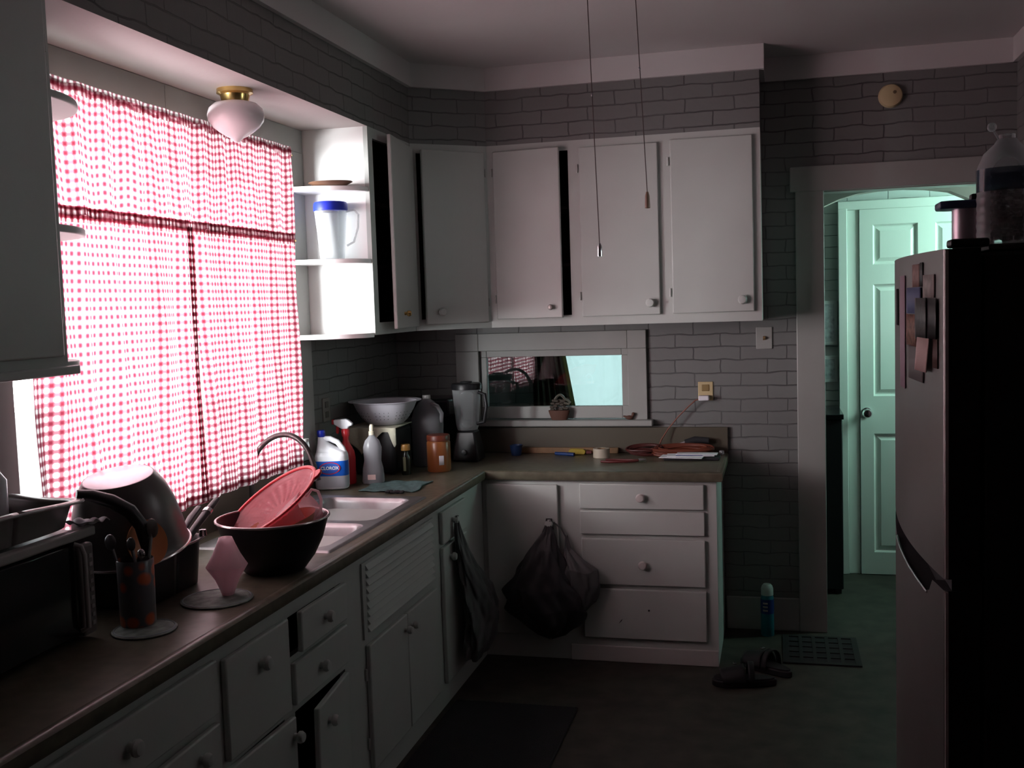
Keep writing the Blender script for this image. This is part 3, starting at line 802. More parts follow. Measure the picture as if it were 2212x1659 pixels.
def rod(z, label):
    t = thing('curtain_rod', label, 'curtain rod', (0.075, 2.40, z))
    MB().tube([(0.062, 2.41, z), (0.062, 4.05, z)], 0.005, 10).build('rod', BRASS, t)
    MB().tube([(0.062, 4.048, z), (0.055, 4.10, z - 0.002), (0.024, 4.12, z - 0.004)], 0.006, 8).build('rod_bracket', BRASS, t)
rod(2.356, 'thin brass rod carrying the gingham valance')
t = thing('cafe_curtain', 'left red gingham cafe curtain panel behind the tilted steel bowl', 'curtain', (0.07, 2.8, 1.06), 0, 'red gingham curtains')
cloth(2.398, 3.238, 1.052, 2.018, 4.1, 0.020, edge=lambda v: 0.03 * v).build('cloth', GING, t, smooth=80)
cloth(3.205, 3.240, 1.052, 2.0, 4.1, 0.020).xf(Matrix.Translation((0.003, 0, 0))).build('side_hem', GING, t, smooth=80)
cloth(2.405, 3.238, 1.975, 2.022, 5.3, 0.014).build('rod_pocket', GING, t, smooth=80)
cloth(2.398, 3.240, 1.048, 1.085, 4.1, 0.021).xf(Matrix.Translation((-0.004, 0, 0))).build('hem', GING, t, smooth=80)
rod(2.0, 'thin brass rod carrying the two cafe curtain panels')
t = thing('cafe_curtain', 'right red gingham cafe curtain panel behind the gooseneck faucet', 'curtain', (0.07, 3.65, 1.06), 0, 'red gingham curtains')
cloth(3.264, 4.035, 1.058, 2.018, 7.7, 0.022, edge=lambda v: -0.026 * max(0, min(1, (v - 0.30) * 1.8))).build('cloth', GING, t, smooth=80)
cloth(3.236, 4.035, 1.975, 2.022, 8.3, 0.014).build('rod_pocket', GING, t, smooth=80)
cloth(3.264, 4.035, 1.054, 1.092, 7.7, 0.023).xf(Matrix.Translation((-0.004, 0, 0))).build('hem', GING, t, smooth=80)

# ------------------------------------------------------------------ fixed fittings
t = thing('globe_light', 'opal glass globe light on a brass fitting under the soffit', 'lamp', (0.185, 3.405, ZT))
MB().lathe([(0, 0), (0.062, 0), (0.063, -0.014), (0.052, -0.02), (0.046, -0.045), (0.047, -0.052), (0, -0.052)], 32, (0.185, 3.405, ZT)).build('brass_fitting', BRASS, t)
MB().lathe([(0.046, -0.043), (0.074, -0.050), (0.092, -0.066), (0.0985, -0.088), (0.0955, -0.110), (0.080, -0.131), (0.057, -0.149), (0.036, -0.162), (0.021, -0.170), (0.010, -0.182), (0, -0.185)], 40, (0.185, 3.405, ZT)).build('glass_shade', OPAL, t, smooth=60)
def pull(x0, x1, z1, label, mat_, l=0.045, dark=False):
    t = thing('pull_cord', label, 'pull cord', (x0, 3.5, z1))
    n = 30
    MB().tube([(x0 + (x1 - x0) * i / n, 3.5, ZC + (z1 + l - ZC) * i / n) for i in range(n + 1)], 0.0017, 6).build('cord', mat('cord_dark', (0.07, 0.055, 0.05), 0.7), t)
    MB().lathe([(0, l), (0.004, l), (0.0075, l * 0.75), (0.0085, l * 0.3), (0.009, 0.002), (0, 0)], 14, (x1, 3.5, z1)).build('fob', mat_, t)
    MB().ball((x0 + (x1 - x0) * 0.47, 3.5, ZC + (z1 - ZC) * 0.47), 0.0035, 8, (1, 1, 2)).build('bead', DSTEEL, t)
pull(1.425, 1.449, 1.851, 'longer pull cord ending in a small chrome fob', CHROME)
pull(1.581, 1.612, 2.003, 'shorter pull cord ending in a brown wooden fob', mat('brown_fob', (0.20, 0.13, 0.09), 0.45), 0.055)
t = thing('smoke_alarm', 'round cream smoke alarm high on the wall above the doorway', 'smoke alarm', (2.561, YB, 2.637))
k = MB().lathe([(0, 0), (0.056, 0), (0.056, 0.012), (0.05, 0.026), (0.035, 0.032), (0, 0.033)], 36).xf(Matrix.Translation((2.561, YB, 2.637)) @ Matrix.Rotation(PI / 2, 4, 'X')); k.build('housing', IVORY, t)
k = MB().lathe([(0, 0), (0.008, 0), (0.008, 0.003), (0, 0.003)], 16).xf(Matrix.Translation((2.578, YB - 0.031, 2.650)) @ Matrix.Rotation(PI / 2, 4, 'X')); k.build('test_button', mat('button_brown', (0.12, 0.09, 0.05), 0.5), t)
t = thing('light_switch', 'white toggle light switch plate beside the doorway', 'light switch', (1.958, YB, 1.492))
MB().box((1.918, YB - 0.006, 1.437), (1.998, YB, 1.548)).build('plate', WHITE2, t, bevel=0.003)
MB().prism([(YB - 0.006, 1.482), (YB - 0.022, 1.492), (YB - 0.018, 1.500), (YB - 0.006, 1.502)], 1.952, 1.964, 'x').build('toggle', mat('toggle_brown', (0.22, 0.14, 0.06), 0.4), t)
t = thing('wall_outlet', 'yellowed outlet plate above the right end of the worktop', 'outlet', (1.663, YB, 1.225))
MB().box((1.626, YB - 0.006, 1.180), (1.702, YB, 1.276)).build('plate', IVORY, t, bevel=0.003)
MB().box((1.645, YB - 0.009, 1.228), (1.683, YB - 0.004, 1.262)).build('socket', mat('socket_brown', (0.25, 0.17, 0.07), 0.5), t, bevel=0.003)
t = thing('wall_outlet', 'dark outlet plate on brick wall left of the white colander', 'outlet', (0, 4.45, 1.245))
MB().box((0, 4.41, 1.19), (0.006, 4.49, 1.30)).build('plate', mat('old_plate', (0.20, 0.19, 0.17), 0.4), t, bevel=0.003)
for z in (1.222, 1.268): MB().box((0.004, 4.432, z - 0.014), (0.009, 4.468, z + 0.014)).build('socket', mat('old_socket', (0.10, 0.09, 0.08), 0.4), t, bevel=0.002)

# ------------------------------------------------------------------ open shelf: pitcher and tray
t = thing('pitcher', 'clear plastic pitcher with dark blue lid on the lit open shelf', 'pitcher', (0.172, 4.205, 1.918))
MB().lathe([(0, 0.003), (0.050, 0.003), (0.052, 0.012), (0.060, 0.12), (0.068, 0.205), (0.070, 0.212)], 32, (0.172, 4.215, 1.918)).build('jug', CLEAR, t, solid=0.0025, smooth=60)
MB().lathe([(0, 0.245), (0.05, 0.247), (0.068, 0.243), (0.072, 0.235), (0.073, 0.207), (0.068, 0.205)], 32, (0.172, 4.215, 1.918)).build('lid', BLUEC, t, smooth=50)
MB().tube([(0.238, 4.225, 2.12), (0.275, 4.228, 2.125), (0.292, 4.23, 2.105), (0.288, 4.23, 2.05), (0.268, 4.228, 1.99), (0.238, 4.224, 1.975)], 0.008, 8, flat=0.6).build('handle', CLEAR, t)
t = thing('serving_tray', 'thin brown tray lying on the upper open shelf beside the window', 'tray', (0.17, 4.20, 2.226))
MB().lathe([(0, 0.002), (0.07, 0.002), (0.085, 0.010), (0.098, 0.016), (0.096, 0.019), (0.083, 0.013), (0.07, 0.006), (0, 0.006)], 32, (0.185, 4.196, 2.226), sy=0.7).build('dish', mat('brown_tray', (0.12, 0.06, 0.035), 0.5), t)

# ------------------------------------------------------------------ things along the left worktop
C0 = 0.911
t = thing('microwave', 'black microwave oven at the left edge of the worktop', 'microwave', (0.2, 2.0, C0))
MB().box((0.03, 1.74, C0 + 0.008), (0.345, 2.232, 1.178)).build('body', BLACK, t, bevel=0.006)
MB().box((0.345, 1.75, C0 + 0.02), (0.366, 2.170, 1.160)).build('door', BLACKG, t, bevel=0.006)
MB().box((0.345, 1.74, 1.166), (0.374, 2.236, 1.190)).build('top_band', LGREY, t, bevel=0.005)
b = MB(); b.box((0.345, 2.178, C0 + 0.012), (0.368, 2.232, 1.150)); b.build('control_panel', GREYP, t, bevel=0.008, seg=3)
b = MB()
for i in range(9):
    for j in range(2): b.box((0.3675, 2.190 + j * 0.019, 0.945 + i * 0.021), (0.370, 2.201 + j * 0.019, 0.955 + i * 0.021))
b.build('button', LGREY, t)
b = MB(); b.tube([(0.366, 2.172, C0 + 0.03), (0.385, 2.172, C0 + 0.04), (0.385, 2.172, 1.13), (0.380, 2.168, 1.152), (0.366, 2.160, 1.158)], 0.006, 10); b.build('handle', LGREY, t)
for (x, y) in ((0.06, 1.78), (0.31, 1.78), (0.06, 2.19), (0.31, 2.19)): MB().lathe([(0, 0), (0.012, 0), (0.012, 0.012), (0, 0.012)], 12, (x, y, C0)).build('foot', BLACK, t)
# grey roasting pan on the microwave
t = thing('roasting_pan', 'grey roasting pan with curled pale rim on top of the microwave', 'pan', (0.2, 2.0, 1.191))
def panf(u, v):
    a = 2 * PI * u; hx, hy = 0.150, 0.262
    c, s_ = math.cos(a), math.sin(a)
    e = (abs(c) ** 5 + abs(s_) ** 5) ** (-1 / 5)
    if v < 0.3: k, z = v / 0.3 * 0.9, 0
    elif v < 0.85: k, z = 0.9 + 0.08 * (v - 0.3) / 0.55, 0.062 * (v - 0.3) / 0.55
    else: k, z = 0.98 + 0.12 * (v - 0.85) / 0.15, 0.062 + 0.006 * math.sin((v - 0.85) / 0.15 * PI)
    wav = 0.010 * math.cos(a * 2 + 0.5) * (z / 0.062)
    return (0.20 + hx * c * e * k, 1.985 + hy * s_ * e * k, 1.193 + z + wav)
MB().grid(panf, 72, 26).build('pan', [mat('pan_grey', (0.24, 0.22, 0.215), 0.28, 0.5)], t, solid=0.003, smooth=70)
MB().tube([tuple(Vector(panf(i / 72, 1.0)) + Vector((0, 0, 0.001))) for i in range(72)], 0.0035, 6, closed=True).build('rim', LGREY, t)
t = thing('drinking_glass', 'clear tumbler with a metallic top standing in the pan', 'glass', (0.20, 1.93, 1.196))
MB().lathe([(0, 0), (0.026, 0), (0.028, 0.01), (0.030, 0.07), (0.031, 0.10)], 24, (0.20, 1.93, 1.198)).build('tumbler', CLEAR, t, solid=0.0025)
MB().lathe([(0.0, 0.102), (0.032, 0.102), (0.033, 0.09)], 24, (0.20, 1.93, 1.198)).build('cap', STEEL, t)
t = thing('bottle', 'white pump bottle cut by the left picture edge beside the window', 'bottle', (0.12, 2.14, 1.196))
MB().lathe([(0, 0), (0.024, 0), (0.026, 0.01), (0.026, 0.11), (0.012, 0.13), (0.012, 0.15), (0, 0.15)], 20, (0.125, 2.195, 1.196)).build('bottle_body', BLEACHW, t)
t = thing('paper_napkin', 'crumpled white napkin poking out between the pan and the microwave', 'napkin', (0.34, 2.25, 1.19))
def nap(u, v): return (0.31 + 0.085 * u, 2.195 + 0.07 * v, 1.1925 + 0.004 * math.sin(u * 9) + 0.012 * u * (1 - v) + 0.005 * math.sin(v * 11 + u * 5) + 0.004)
MB().grid(nap, 14, 14).build('sheet', PAPER, t, solid=0.002)

# dish rack with the bowl, plate and skillet in it
t = thing('dish_rack', 'black plastic dish rack beside the sink', 'dish rack', (0.2, 2.6, C0))
def rackp(u, v):
    a = 2 * PI * u; c, s_ = math.cos(a), math.sin(a); e = (abs(c) ** 6 + abs(s_) ** 6) ** (-1 / 6)
    hx, hy = 0.165, 0.172
    if v < 0.25: k, z = v / 0.25 * 0.92, 0.0
    elif v < 0.9: k, z = 0.92 + 0.06 * (v - 0.25) / 0.65, 0.13 * (v - 0.25) / 0.65
    else: k, z = 0.98 + 0.06 * (v - 0.9) / 0.1, 0.13
    return (0.205 + hx * c * e * k, 2.595 + hy * s_ * e * k, C0 + 0.004 + z)
MB().grid(rackp, 72, 24).build('tub', BLACK, t, solid=0.004, smooth=60)
MB().tube([tuple(Vector(rackp(i / 72, 1.0)) + Vector((0, 0, 0.001))) for i in range(72)], 0.0032, 6, closed=True).build('rim', mat('rack_rim', (0.16, 0.14, 0.14), 0.25), t)
b = MB()
for i in range(9): b.tube([(0.07, 2.45 + i * 0.035, C0 + 0.02), (0.07, 2.45 + i * 0.035, C0 + 0.10), (0.10, 2.45 + i * 0.035, C0 + 0.13)], 0.002, 6)
b.build('tine', BLACK, t)

t = thing('steel_bowl', 'large upturned dull steel bowl drying in the dish rack', 'bowl', (0.235, 2.60, 1.05))
bw = MB().lathe([(0, 0.208), (0.093, 0.208), (0.0955, 0.205), (0.104, 0.192), (0.118, 0.168), (0.134, 0.122), (0.146, 0.06), (0.151, 0.018), (0.154, 0.006), (0.157, 0.0)], 56)
bw.xf(Matrix.Translation((0.280, 2.515, 1.066)) @ Matrix.Rotation(math.radians(12), 4, 'X'))
bw.build('bowl', mat('brushed_bowl', (0.13, 0.12, 0.118), 0.36, 0.55, noise=0.12, nscale=20), t, solid=0.002, smooth=50)
MB().lathe([(0, 0.2095), (0.090, 0.2095), (0.0925, 0.208)], 48).xf(Matrix.Translation((0.280, 2.515, 1.066)) @ Matrix.Rotation(math.radians(12), 4, 'X')).build('bright_base', mat('window_lit_base_steel', (0.46, 0.43, 0.46), 0.30, 1.0), t)  # lighter base disc, the curtain's reflection is put into its colour
r_ = MB().tube([(0.157 * math.cos(2 * PI * i / 60), 0.157 * math.sin(2 * PI * i / 60), 0) for i in range(60)], 0.004, 8, closed=True)
r_.xf(Matrix.Translation((0.280, 2.515, 1.066)) @ Matrix.Rotation(math.radians(12), 4, 'X'))
r_.build('rolled_rim', mat('rim_steel', (0.6, 0.55, 0.55), 0.25, 1.0), t)
t = thing('orange_plate', 'orange plastic plate leaning at the front of the dish rack', 'plate', (0.37, 2.47, 0.96))
pl = MB().lathe([(0, 0), (0.055, 0), (0.075, 0.010), (0.092, 0.014), (0.092, 0.018), (0.074, 0.014), (0.054, 0.004), (0, 0.004)], 40)
pl.xf(Matrix.Translation((0.410, 2.385, 1.110)) @ Matrix.Rotation(math.radians(-20), 4, 'Z') @ Matrix.Rotation(math.radians(74), 4, 'Y') @ Matrix.Scale(0.66, 4))
pl.build('plate', ORANGE, t, smooth=50)
t = thing('skillet', 'black skillet with riveted handle lying in the dish rack', 'pan', (0.25, 2.68, 1.0))
sk = MB().lathe([(0, 0), (0.085, 0), (0.10, 0.035), (0.104, 0.037), (0.096, 0.02), (0.083, 0.005), (0, 0.005)], 40)
sk.xf(Matrix.Translation((0.25, 2.62, 0.945)) @ Matrix.Rotation(math.radians(12), 4, 'X'))
sk.build('pan', BLACK, t, smooth=50)
MB().tube([(0.335, 2.66, 1.02), (0.345, 2.73, 1.072), (0.345, 2.80, 1.105), (0.335, 2.88, 1.130)], [0.011, 0.013, 0.014, 0.011], 12, flat=0.7).build('handle', BLACK, t)
MB().tube([(0.345, 2.800, 1.105), (0.344, 2.815, 1.111)], 0.0155, 12, flat=0.75).build('ferrule', CHROME, t)
t = thing('saucepan', 'black saucepan with a dark handle behind the skillet', 'pan', (0.18, 2.72, 1.0))
MB().lathe([(0, 0), (0.07, 0), (0.078, 0.01), (0.08, 0.08), (0.083, 0.082), (0.076, 0.082), (0.074, 0.01), (0, 0.006)], 32, (0.40, 2.565, 1.0)).xf(Matrix.Translation((-0.28, -0.04, -0.075))).build('pan', BLACKM, t, smooth=50)
MB().tube([(0.30, 2.70, 1.03), (0.295, 2.76, 1.065), (0.28, 2.82, 1.085), (0.26, 2.90, 1.10)], [0.008, 0.010, 0.012, 0.010], 10, flat=0.7).build('handle', BLACK, t)
MB().lathe([(0, 0), (0.012, 0.002), (0.010, 0.02), (0, 0.022)], 14, (0.362, 2.745, 1.046)).build('knob', CHROME, t)

# canister with utensils on round mat
def round_mat(cx, cy, r, label):
    t = thing('round_mat', label, 'mat', (cx, cy, C0), 0, 'round mats on the worktop')
    MB().lathe([(0, 0), (r - 0.002, 0), (r, 0.002), (r, 0.004), (r - 0.003, 0.006), (0, 0.006)], 48, (cx, cy, C0)).build('disc', GREENC, t)
    MB().tube([(cx + (r - 0.006) * math.cos(2 * PI * i / 48), cy + (r - 0.006) * math.sin(2 * PI * i / 48), C0 + 0.0055) for i in range(48)], 0.0022, 6, closed=True).build('border', mat('mat_edge', (0.30, 0.36, 0.40), 0.6), t)
round_mat(0.462, 2.285, 0.080, 'round pale green mat under the utensil canister')
round_mat(0.505, 2.565, 0.098, 'round pale green mat under the frosted funnel')
t = thing('utensil_canister', 'patterned orange and grey canister holding utensils beside the microwave', 'canister', (0.425, 2.315, C0 + 0.0065))
CAN = mat('canister_print', (0.13, 0.12, 0.12), 0.3)
nt = CAN.node_tree; b_ = nt.nodes['Principled BSDF']; tc = nt.nodes.new('ShaderNodeTexCoord'); vo = nt.nodes.new('ShaderNodeTexVoronoi'); vo.inputs['Scale'].default_value = 26
nt.links.new(tc.outputs['Object'], vo.inputs['Vector']); cr = nt.nodes.new('ShaderNodeValToRGB')
cr.color_ramp.elements[0].position = 0.30; cr.color_ramp.elements[0].color = (0.52, 0.10, 0.03, 1)
cr.color_ramp.elements[1].position = 0.50; cr.color_ramp.elements[1].color = (0.10, 0.10, 0.11, 1)
nt.links.new(vo.outputs['Distance'], cr.inputs[0]); nt.links.new(cr.outputs[0], b_.inputs['Base Color'])
MB().lathe([(0, 0), (0.042, 0), (0.044, 0.004), (0.046, 0.168), (0.044, 0.170), (0.042, 0.166), (0.040, 0.008), (0, 0.006)], 36, (0.425, 2.315, C0 + 0.0065)).build('cup', CAN, t, smooth=50)
def utensil(name, label, cat, p0, p1, p2, head, m, r=0.004):
    t = thing(name, label, cat, p0)
    MB().tube([p0, p1, p2], [r, r, r * 1.2], 8).build('shaft', m, t)
    k = MB().ball(p2, head[0], 12, head[1]); k.build('head', m, t)
zb = C0 + 0.02
utensil('spoon', 'metal spoon standing handle down in the canister, left of the others', 'spoon', (0.41, 2.30, zb), (0.39, 2.29, 1.08), (0.378, 2.285, 1.135), (0.016, (1, 0.5, 1.3)), DSTEEL)
utensil('fork', 'short metal fork standing in the middle of the canister', 'fork', (0.43, 2.315, zb), (0.425, 2.315, 1.08), (0.420, 2.31, 1.125), (0.013, (1, 0.5, 1.4)), DSTEEL)
utensil('spatula', 'grey spatula standing at the back of the canister', 'spatula', (0.44, 2.335, zb), (0.452, 2.34, 1.10), (0.460, 2.345, 1.16), (0.020, (0.9, 0.3, 1.3)), LGREY)
utensil('peeler', 'metal peeler standing at the right of the canister', 'peeler', (0.45, 2.30, zb), (0.455, 2.30, 1.08), (0.458, 2.295, 1.105), (0.011, (1, 0.6, 1.2)), CHROME)
t = thing('ladle', 'black curved ladle arching over the canister from behind the pan', 'ladle', (0.43, 2.33, zb))
MB().tube([(0.432, 2.335, zb), (0.436, 2.34, 1.05), (0.440, 2.345, 1.11), (0.430, 2.345, 1.165), (0.405, 2.335, 1.205), (0.37, 2.31, 1.235), (0.335, 2.28, 1.255), (0.31, 2.255, 1.262)], [0.007, 0.010, 0.016, 0.021, 0.022, 0.021, 0.018, 0.014], 12, flat=0.8).build('handle', BLACK, t)
MB().ball((0.435, 2.342, 1.07), 0.02, 14, (1.1, 1.1, 1.3)).build('bowl', BLACK, t)
t = thing('frosted_funnel', 'pinkish frosted plastic funnel standing point down on a round mat', 'funnel', (0.520, 2.60, C0 + 0.0065))
def flu(a, z): return 1 + 0.10 * abs(math.sin(2 * a))
MB().lathe([(0.014, 0), (0.018, 0.012), (0.030, 0.045), (0.046, 0.072), (0.052, 0.082), (0.046, 0.092), (0.034, 0.115), (0.022, 0.145), (0.016, 0.162)], 40, (0.520, 2.60, C0 + 0.0065), flute=flu).build('cone', FROST, t, solid=0.002, smooth=60)

# black bowl with red colander, pitcher and peach bowl
t = thing('mixing_bowl', 'large black mixing bowl full of dishes at the near end of the sink', 'bowl', (0.523, 2.90, C0))
MB().lathe([(0, 0.0), (0.088, 0.0), (0.095, 0.006), (0.125, 0.045), (0.150, 0.095), (0.166, 0.150), (0.171, 0.162), (0.166, 0.163), (0.155, 0.14), (0.140, 0.095), (0.115, 0.05), (0.085, 0.014), (0, 0.010)], 56, (0.512, 2.90, C0)).build('bowl', BLACK, t, smooth=50)
MB().tube([(0.512 + 0.1705 * math.cos(2 * PI * i / 60), 2.90 + 0.1705 * math.sin(2 * PI * i / 60), C0 + 0.163) for i in range(60)], 0.0042, 8, closed=True).build('rim', mat('rim_pink_steel', (0.50, 0.42, 0.42), 0.25, 0.6), t)
t = thing('plastic_bowl', 'peach plastic bowl inside the black mixing bowl', 'bowl', (0.55, 2.92, 1.0))
k = MB().lathe([(0, 0), (0.05, 0), (0.085, 0.035), (0.105, 0.075), (0.107, 0.077), (0.10, 0.07), (0.08, 0.036), (0.048, 0.004), (0, 0.003)], 40)
k.xf(Matrix.Translation((0.560, 2.905, 0.992)) @ Matrix.Rotation(math.radians(8), 4, 'X') @ Matrix.Rotation(math.radians(-12), 4, 'Y')); k.build('bowl', PEACH, t, smooth=50)
t = thing('plastic_pitcher', 'clear pink tinted pitcher lying in the black mixing bowl under the red colander', 'pitcher', (0.56, 2.94, 1.03))
mm = Matrix.Translation((0.50, 2.955, 1.018)) @ Matrix.Rotation(math.radians(58), 4, 'Y')
MB().lathe([(0, 0), (0.040, 0), (0.044, 0.01), (0.058, 0.10), (0.062, 0.135)], 32).xf(mm).build('jug', PINKT, t, solid=0.0025, smooth=60)
MB().tube([(0.598, 2.965, 1.128), (0.615, 2.965, 1.150), (0.636, 2.965, 1.145), (0.646, 2.965, 1.12), (0.643, 2.965, 1.085), (0.630, 2.965, 1.06)], 0.007, 10, flat=0.6).build('handle', FROST, t)
t = thing('red_colander', 'red translucent oval colander propped on top of the black mixing bowl', 'colander', (0.50, 2.93, 1.10))
ax = Vector((0.868, 0.0, 0.497)); ph = math.radians(30)
nn = (Vector((-0.497, 0, 0.868)) * math.cos(ph) + Vector((0, -1, 0)) * math.sin(ph)).normalized(); ay = nn.cross(ax)
mm = Matrix((ax, ay, nn)).transposed().to_4x4(); mm.translation = Vector((0.500, 2.915, 1.116))
def colf(u, v):
    a = 2 * PI * u; r = v
    z = -0.045 * (1 - r ** 2.2) if r < 1 else 0
    rib = 0.0018 * math.cos(a * 26) * (1 if 0.35 < r < 0.85 else 0)
    bump = 0.0012 * math.sin(r * 90)
    return (0.172 * r * math.cos(a), 0.118 * r * math.sin(a), z + rib + bump)
MB().grid(colf, 104, 36).xf(mm).build('basket', REDT, t, solid=0.002, smooth=80)
MB().tube([(0.175 * math.cos(2 * PI * i / 72), 0.121 * math.sin(2 * PI * i / 72), 0.001) for i in range(72)], 0.0065, 8, closed=True, flat=0.7).xf(mm).build('rim', REDP, t)
MB().prism([(0.172, -0.022), (0.190, -0.018), (0.200, -0.008), (0.200, 0.008), (0.190, 0.018), (0.172, 0.022)], -0.004, 0.004, 'z').xf(mm).build('tab_handle', REDP, t, bevel=0.002)

# cleaning bottles by the wall
rz = 0.246
t = thing('bleach_bottle', 'white bleach jug with blue cap and blue label behind the sink', 'bottle', (0.098, 4.275, C0), rz)
def supr(a, hx, hy, n=3.4):
    c, s_ = math.cos(a), math.sin(a); e = (abs(c) ** n + abs(s_) ** n) ** (-1 / n)
    return hx * c * e, hy * s_ * e
prof = [(0.060, 0.0), (0.070, 0.004), (0.0735, 0.015), (0.0735, 0.13), (0.072, 0.15), (0.066, 0.165)]
def jug(u, v):
    k = v * (len(prof) - 1); i = min(int(k), len(prof) - 2); f_ = k - i
    hx = prof[i][0] * (1 - f_) + prof[i + 1][0] * f_; z = prof[i][1] * (1 - f_) + prof[i + 1][1] * f_
    x, y = supr(2 * PI * u, hx, hx * 0.66)
    return (x, y, z)
b = MB().grid(jug, 48, 30)
# shoulder sweeping to the neck on the left, leaving room for the handle loop on the right
def shd(u, v):
    x0, y0 = supr(2 * PI * u, 0.066, 0.0435); x1, y1 = 0.015 * math.cos(2 * PI * u) - 0.042, 0.015 * math.sin(2 * PI * u)
    k = v; s_ = k * k * (3 - 2 * k)
    zz = 0.165 + 0.068 * k
    cx = x0 + (x1 - x0) * (1 - (1 - k) ** 1.7)
    return (cx, y0 + (y1 - y0) * s_, zz)
b.grid(shd, 48, 14)
b.build('bottle_body', BLEACHW, t, world=False, smooth=60)
MB().tube([(-0.032, 0, 0.222), (-0.004, 0, 0.222), (0.028, 0, 0.207), (0.050, 0, 0.178), (0.061, 0, 0.148), (0.056, 0, 0.128)], [0.013, 0.0125, 0.012, 0.012, 0.013, 0.015], 14).build('handle', BLEACHW, t, world=False)
MB().lathe([(0, 0.262), (0.016, 0.262), (0.0185, 0.258), (0.0185, 0.238), (0.016, 0.232), (0, 0.232)], 24, (-0.042, 0, 0)).build('cap', BLUEC, t, world=False)
def lab(z0, z1, off):
    def f_(u, v):
        a = -PI + 0.0 + PI * u
        x, y = supr(a, 0.0735 + off, 0.0735 * 0.66 + off)
        return (x, y, z0 + (z1 - z0) * v)
    return f_
MB().grid(lab(0.062, 0.128, 0.0006), 32, 4).build('blue_label', BLUE, t, world=False, smooth=60)
MB().grid(lab(0.012, 0.062, 0.0006), 32, 4).build('lower_label', mat('grey_label', (0.50, 0.50, 0.56), 0.5), t, world=False, smooth=60)
yl = -0.0735 * 0.66 - 0.0018
def oval(cx, cz, a, bb, y, m, nm, rot=0.0):
    k = MB().prism([(cx + a * math.cos(2 * PI * i / 40) * math.cos(rot) - bb * math.sin(2 * PI * i / 40) * math.sin(rot), cz + a * math.cos(2 * PI * i / 40) * math.sin(rot) + bb * math.sin(2 * PI * i / 40) * math.cos(rot)) for i in range(40)], y, y + 0.0008, 'y')
    return k.build(nm, m, t, world=False)
oval(-0.002, 0.097, 0.047, 0.027, yl, REDP, 'logo_ring', 0.06)
oval(-0.002, 0.097, 0.043, 0.0235, yl - 0.0004, mat('logo_blue', (0.03, 0.10, 0.45), 0.4), 'logo_field', 0.06)
def text(body, size, loc, parent, m, name, rx=PI / 2, rzt=0.0, shear=0.0, ext=0.0004, sx=1.0):
    c = bpy.data.curves.new(name, 'FONT'); c.body = body; c.size = size; c.align_x = 'CENTER'; c.align_y = 'CENTER'; c.extrude = ext
    c.shear = shear; c.space_character = 1.0; c.offset = 0.0006
    o = bpy.data.objects.new(name, c); COL.objects.link(o); o.parent = parent
    o.location = loc; o.rotation_euler = (rx, rzt, 0); o.scale = (sx, 1, 1)
    c.materials.append(m)
    bpy.context.view_layer.update()
    me = bpy.data.meshes.new_from_object(o.evaluated_get(bpy.context.evaluated_depsgraph_get()))
    q = bpy.data.objects.new('lettering', me); COL.objects.link(q); q.parent = parent
    q.location = loc; q.rotation_euler = o.rotation_euler; q.scale = o.scale
    bpy.data.objects.remove(o); q.name = name
    return q
text('CLOROX', 0.0195, (-0.002, yl - 0.0012, 0.0975), t, BLEACHW, 'logo_text', sx=0.98)

t = thing('spray_bottle', 'red spray bottle with white trigger head behind the bleach jug', 'bottle', (0.115, 4.40, C0), 0.1)
MB().lathe([(0, 0), (0.038, 0), (0.041, 0.005), (0.041, 0.12), (0.036, 0.15), (0.018, 0.185), (0.014, 0.20), (0.014, 0.22), (0, 0.22)], 28).build('bottle_body', REDP, t, world=False)
MB().lathe([(0, 0.218), (0.018, 0.218), (0.019, 0.245), (0.014, 0.252), (0, 0.252)], 20).build('collar', REDP, t, world=False)
MB().prism([(-0.052, 0.292), (-0.050, 0.272), (-0.012, 0.250), (0.012, 0.250), (0.018, 0.262), (0.034, 0.266), (0.036, 0.276), (0.016, 0.293), (0.004, 0.297)], -0.012, 0.012, 'y').build('spray_head', BLEACHW, t, world=False, bevel=0.004, seg=3)
MB().prism([(-0.061, 0.294), (-0.061, 0.272), (-0.050, 0.272), (-0.050, 0.294)], -0.009, 0.009, 'y').build('nozzle', REDP, t, world=False, bevel=0.002)
MB().prism([(-0.040, 0.268), (-0.044, 0.235), (-0.036, 0.226), (-0.030, 0.232), (-0.028, 0.262)], -0.006, 0.006, 'y').build('trigger', REDP, t, world=False, bevel=0.002)

t = thing('soap_bottle', 'clear squeeze bottle of dish soap beside the red spray bottle', 'bottle', (0.238, 4.41, C0), 0.2)
MB().lathe([(0, 0.002), (0.046, 0.002), (0.050, 0.012), (0.046, 0.07), (0.038, 0.105), (0.040, 0.135), (0.042, 0.165), (0.032, 0.195), (0.014, 0.215), (0.012, 0.225)], 36, sy=0.62).build('bottle_body', MILKY, t, world=False, solid=0.002, smooth=60)
MB().lathe([(0, 0.27), (0.006, 0.27), (0.010, 0.262), (0.011, 0.24), (0.014, 0.238), (0.014, 0.222), (0, 0.222)], 20).build('cap', CREAMPL, t, world=False)
MB().box((-0.020, -0.0335, 0.022), (0.016, -0.0325, 0.045)).build('price_label', mat('pink_label', (0.6, 0.42, 0.40), 0.5), t, world=False)

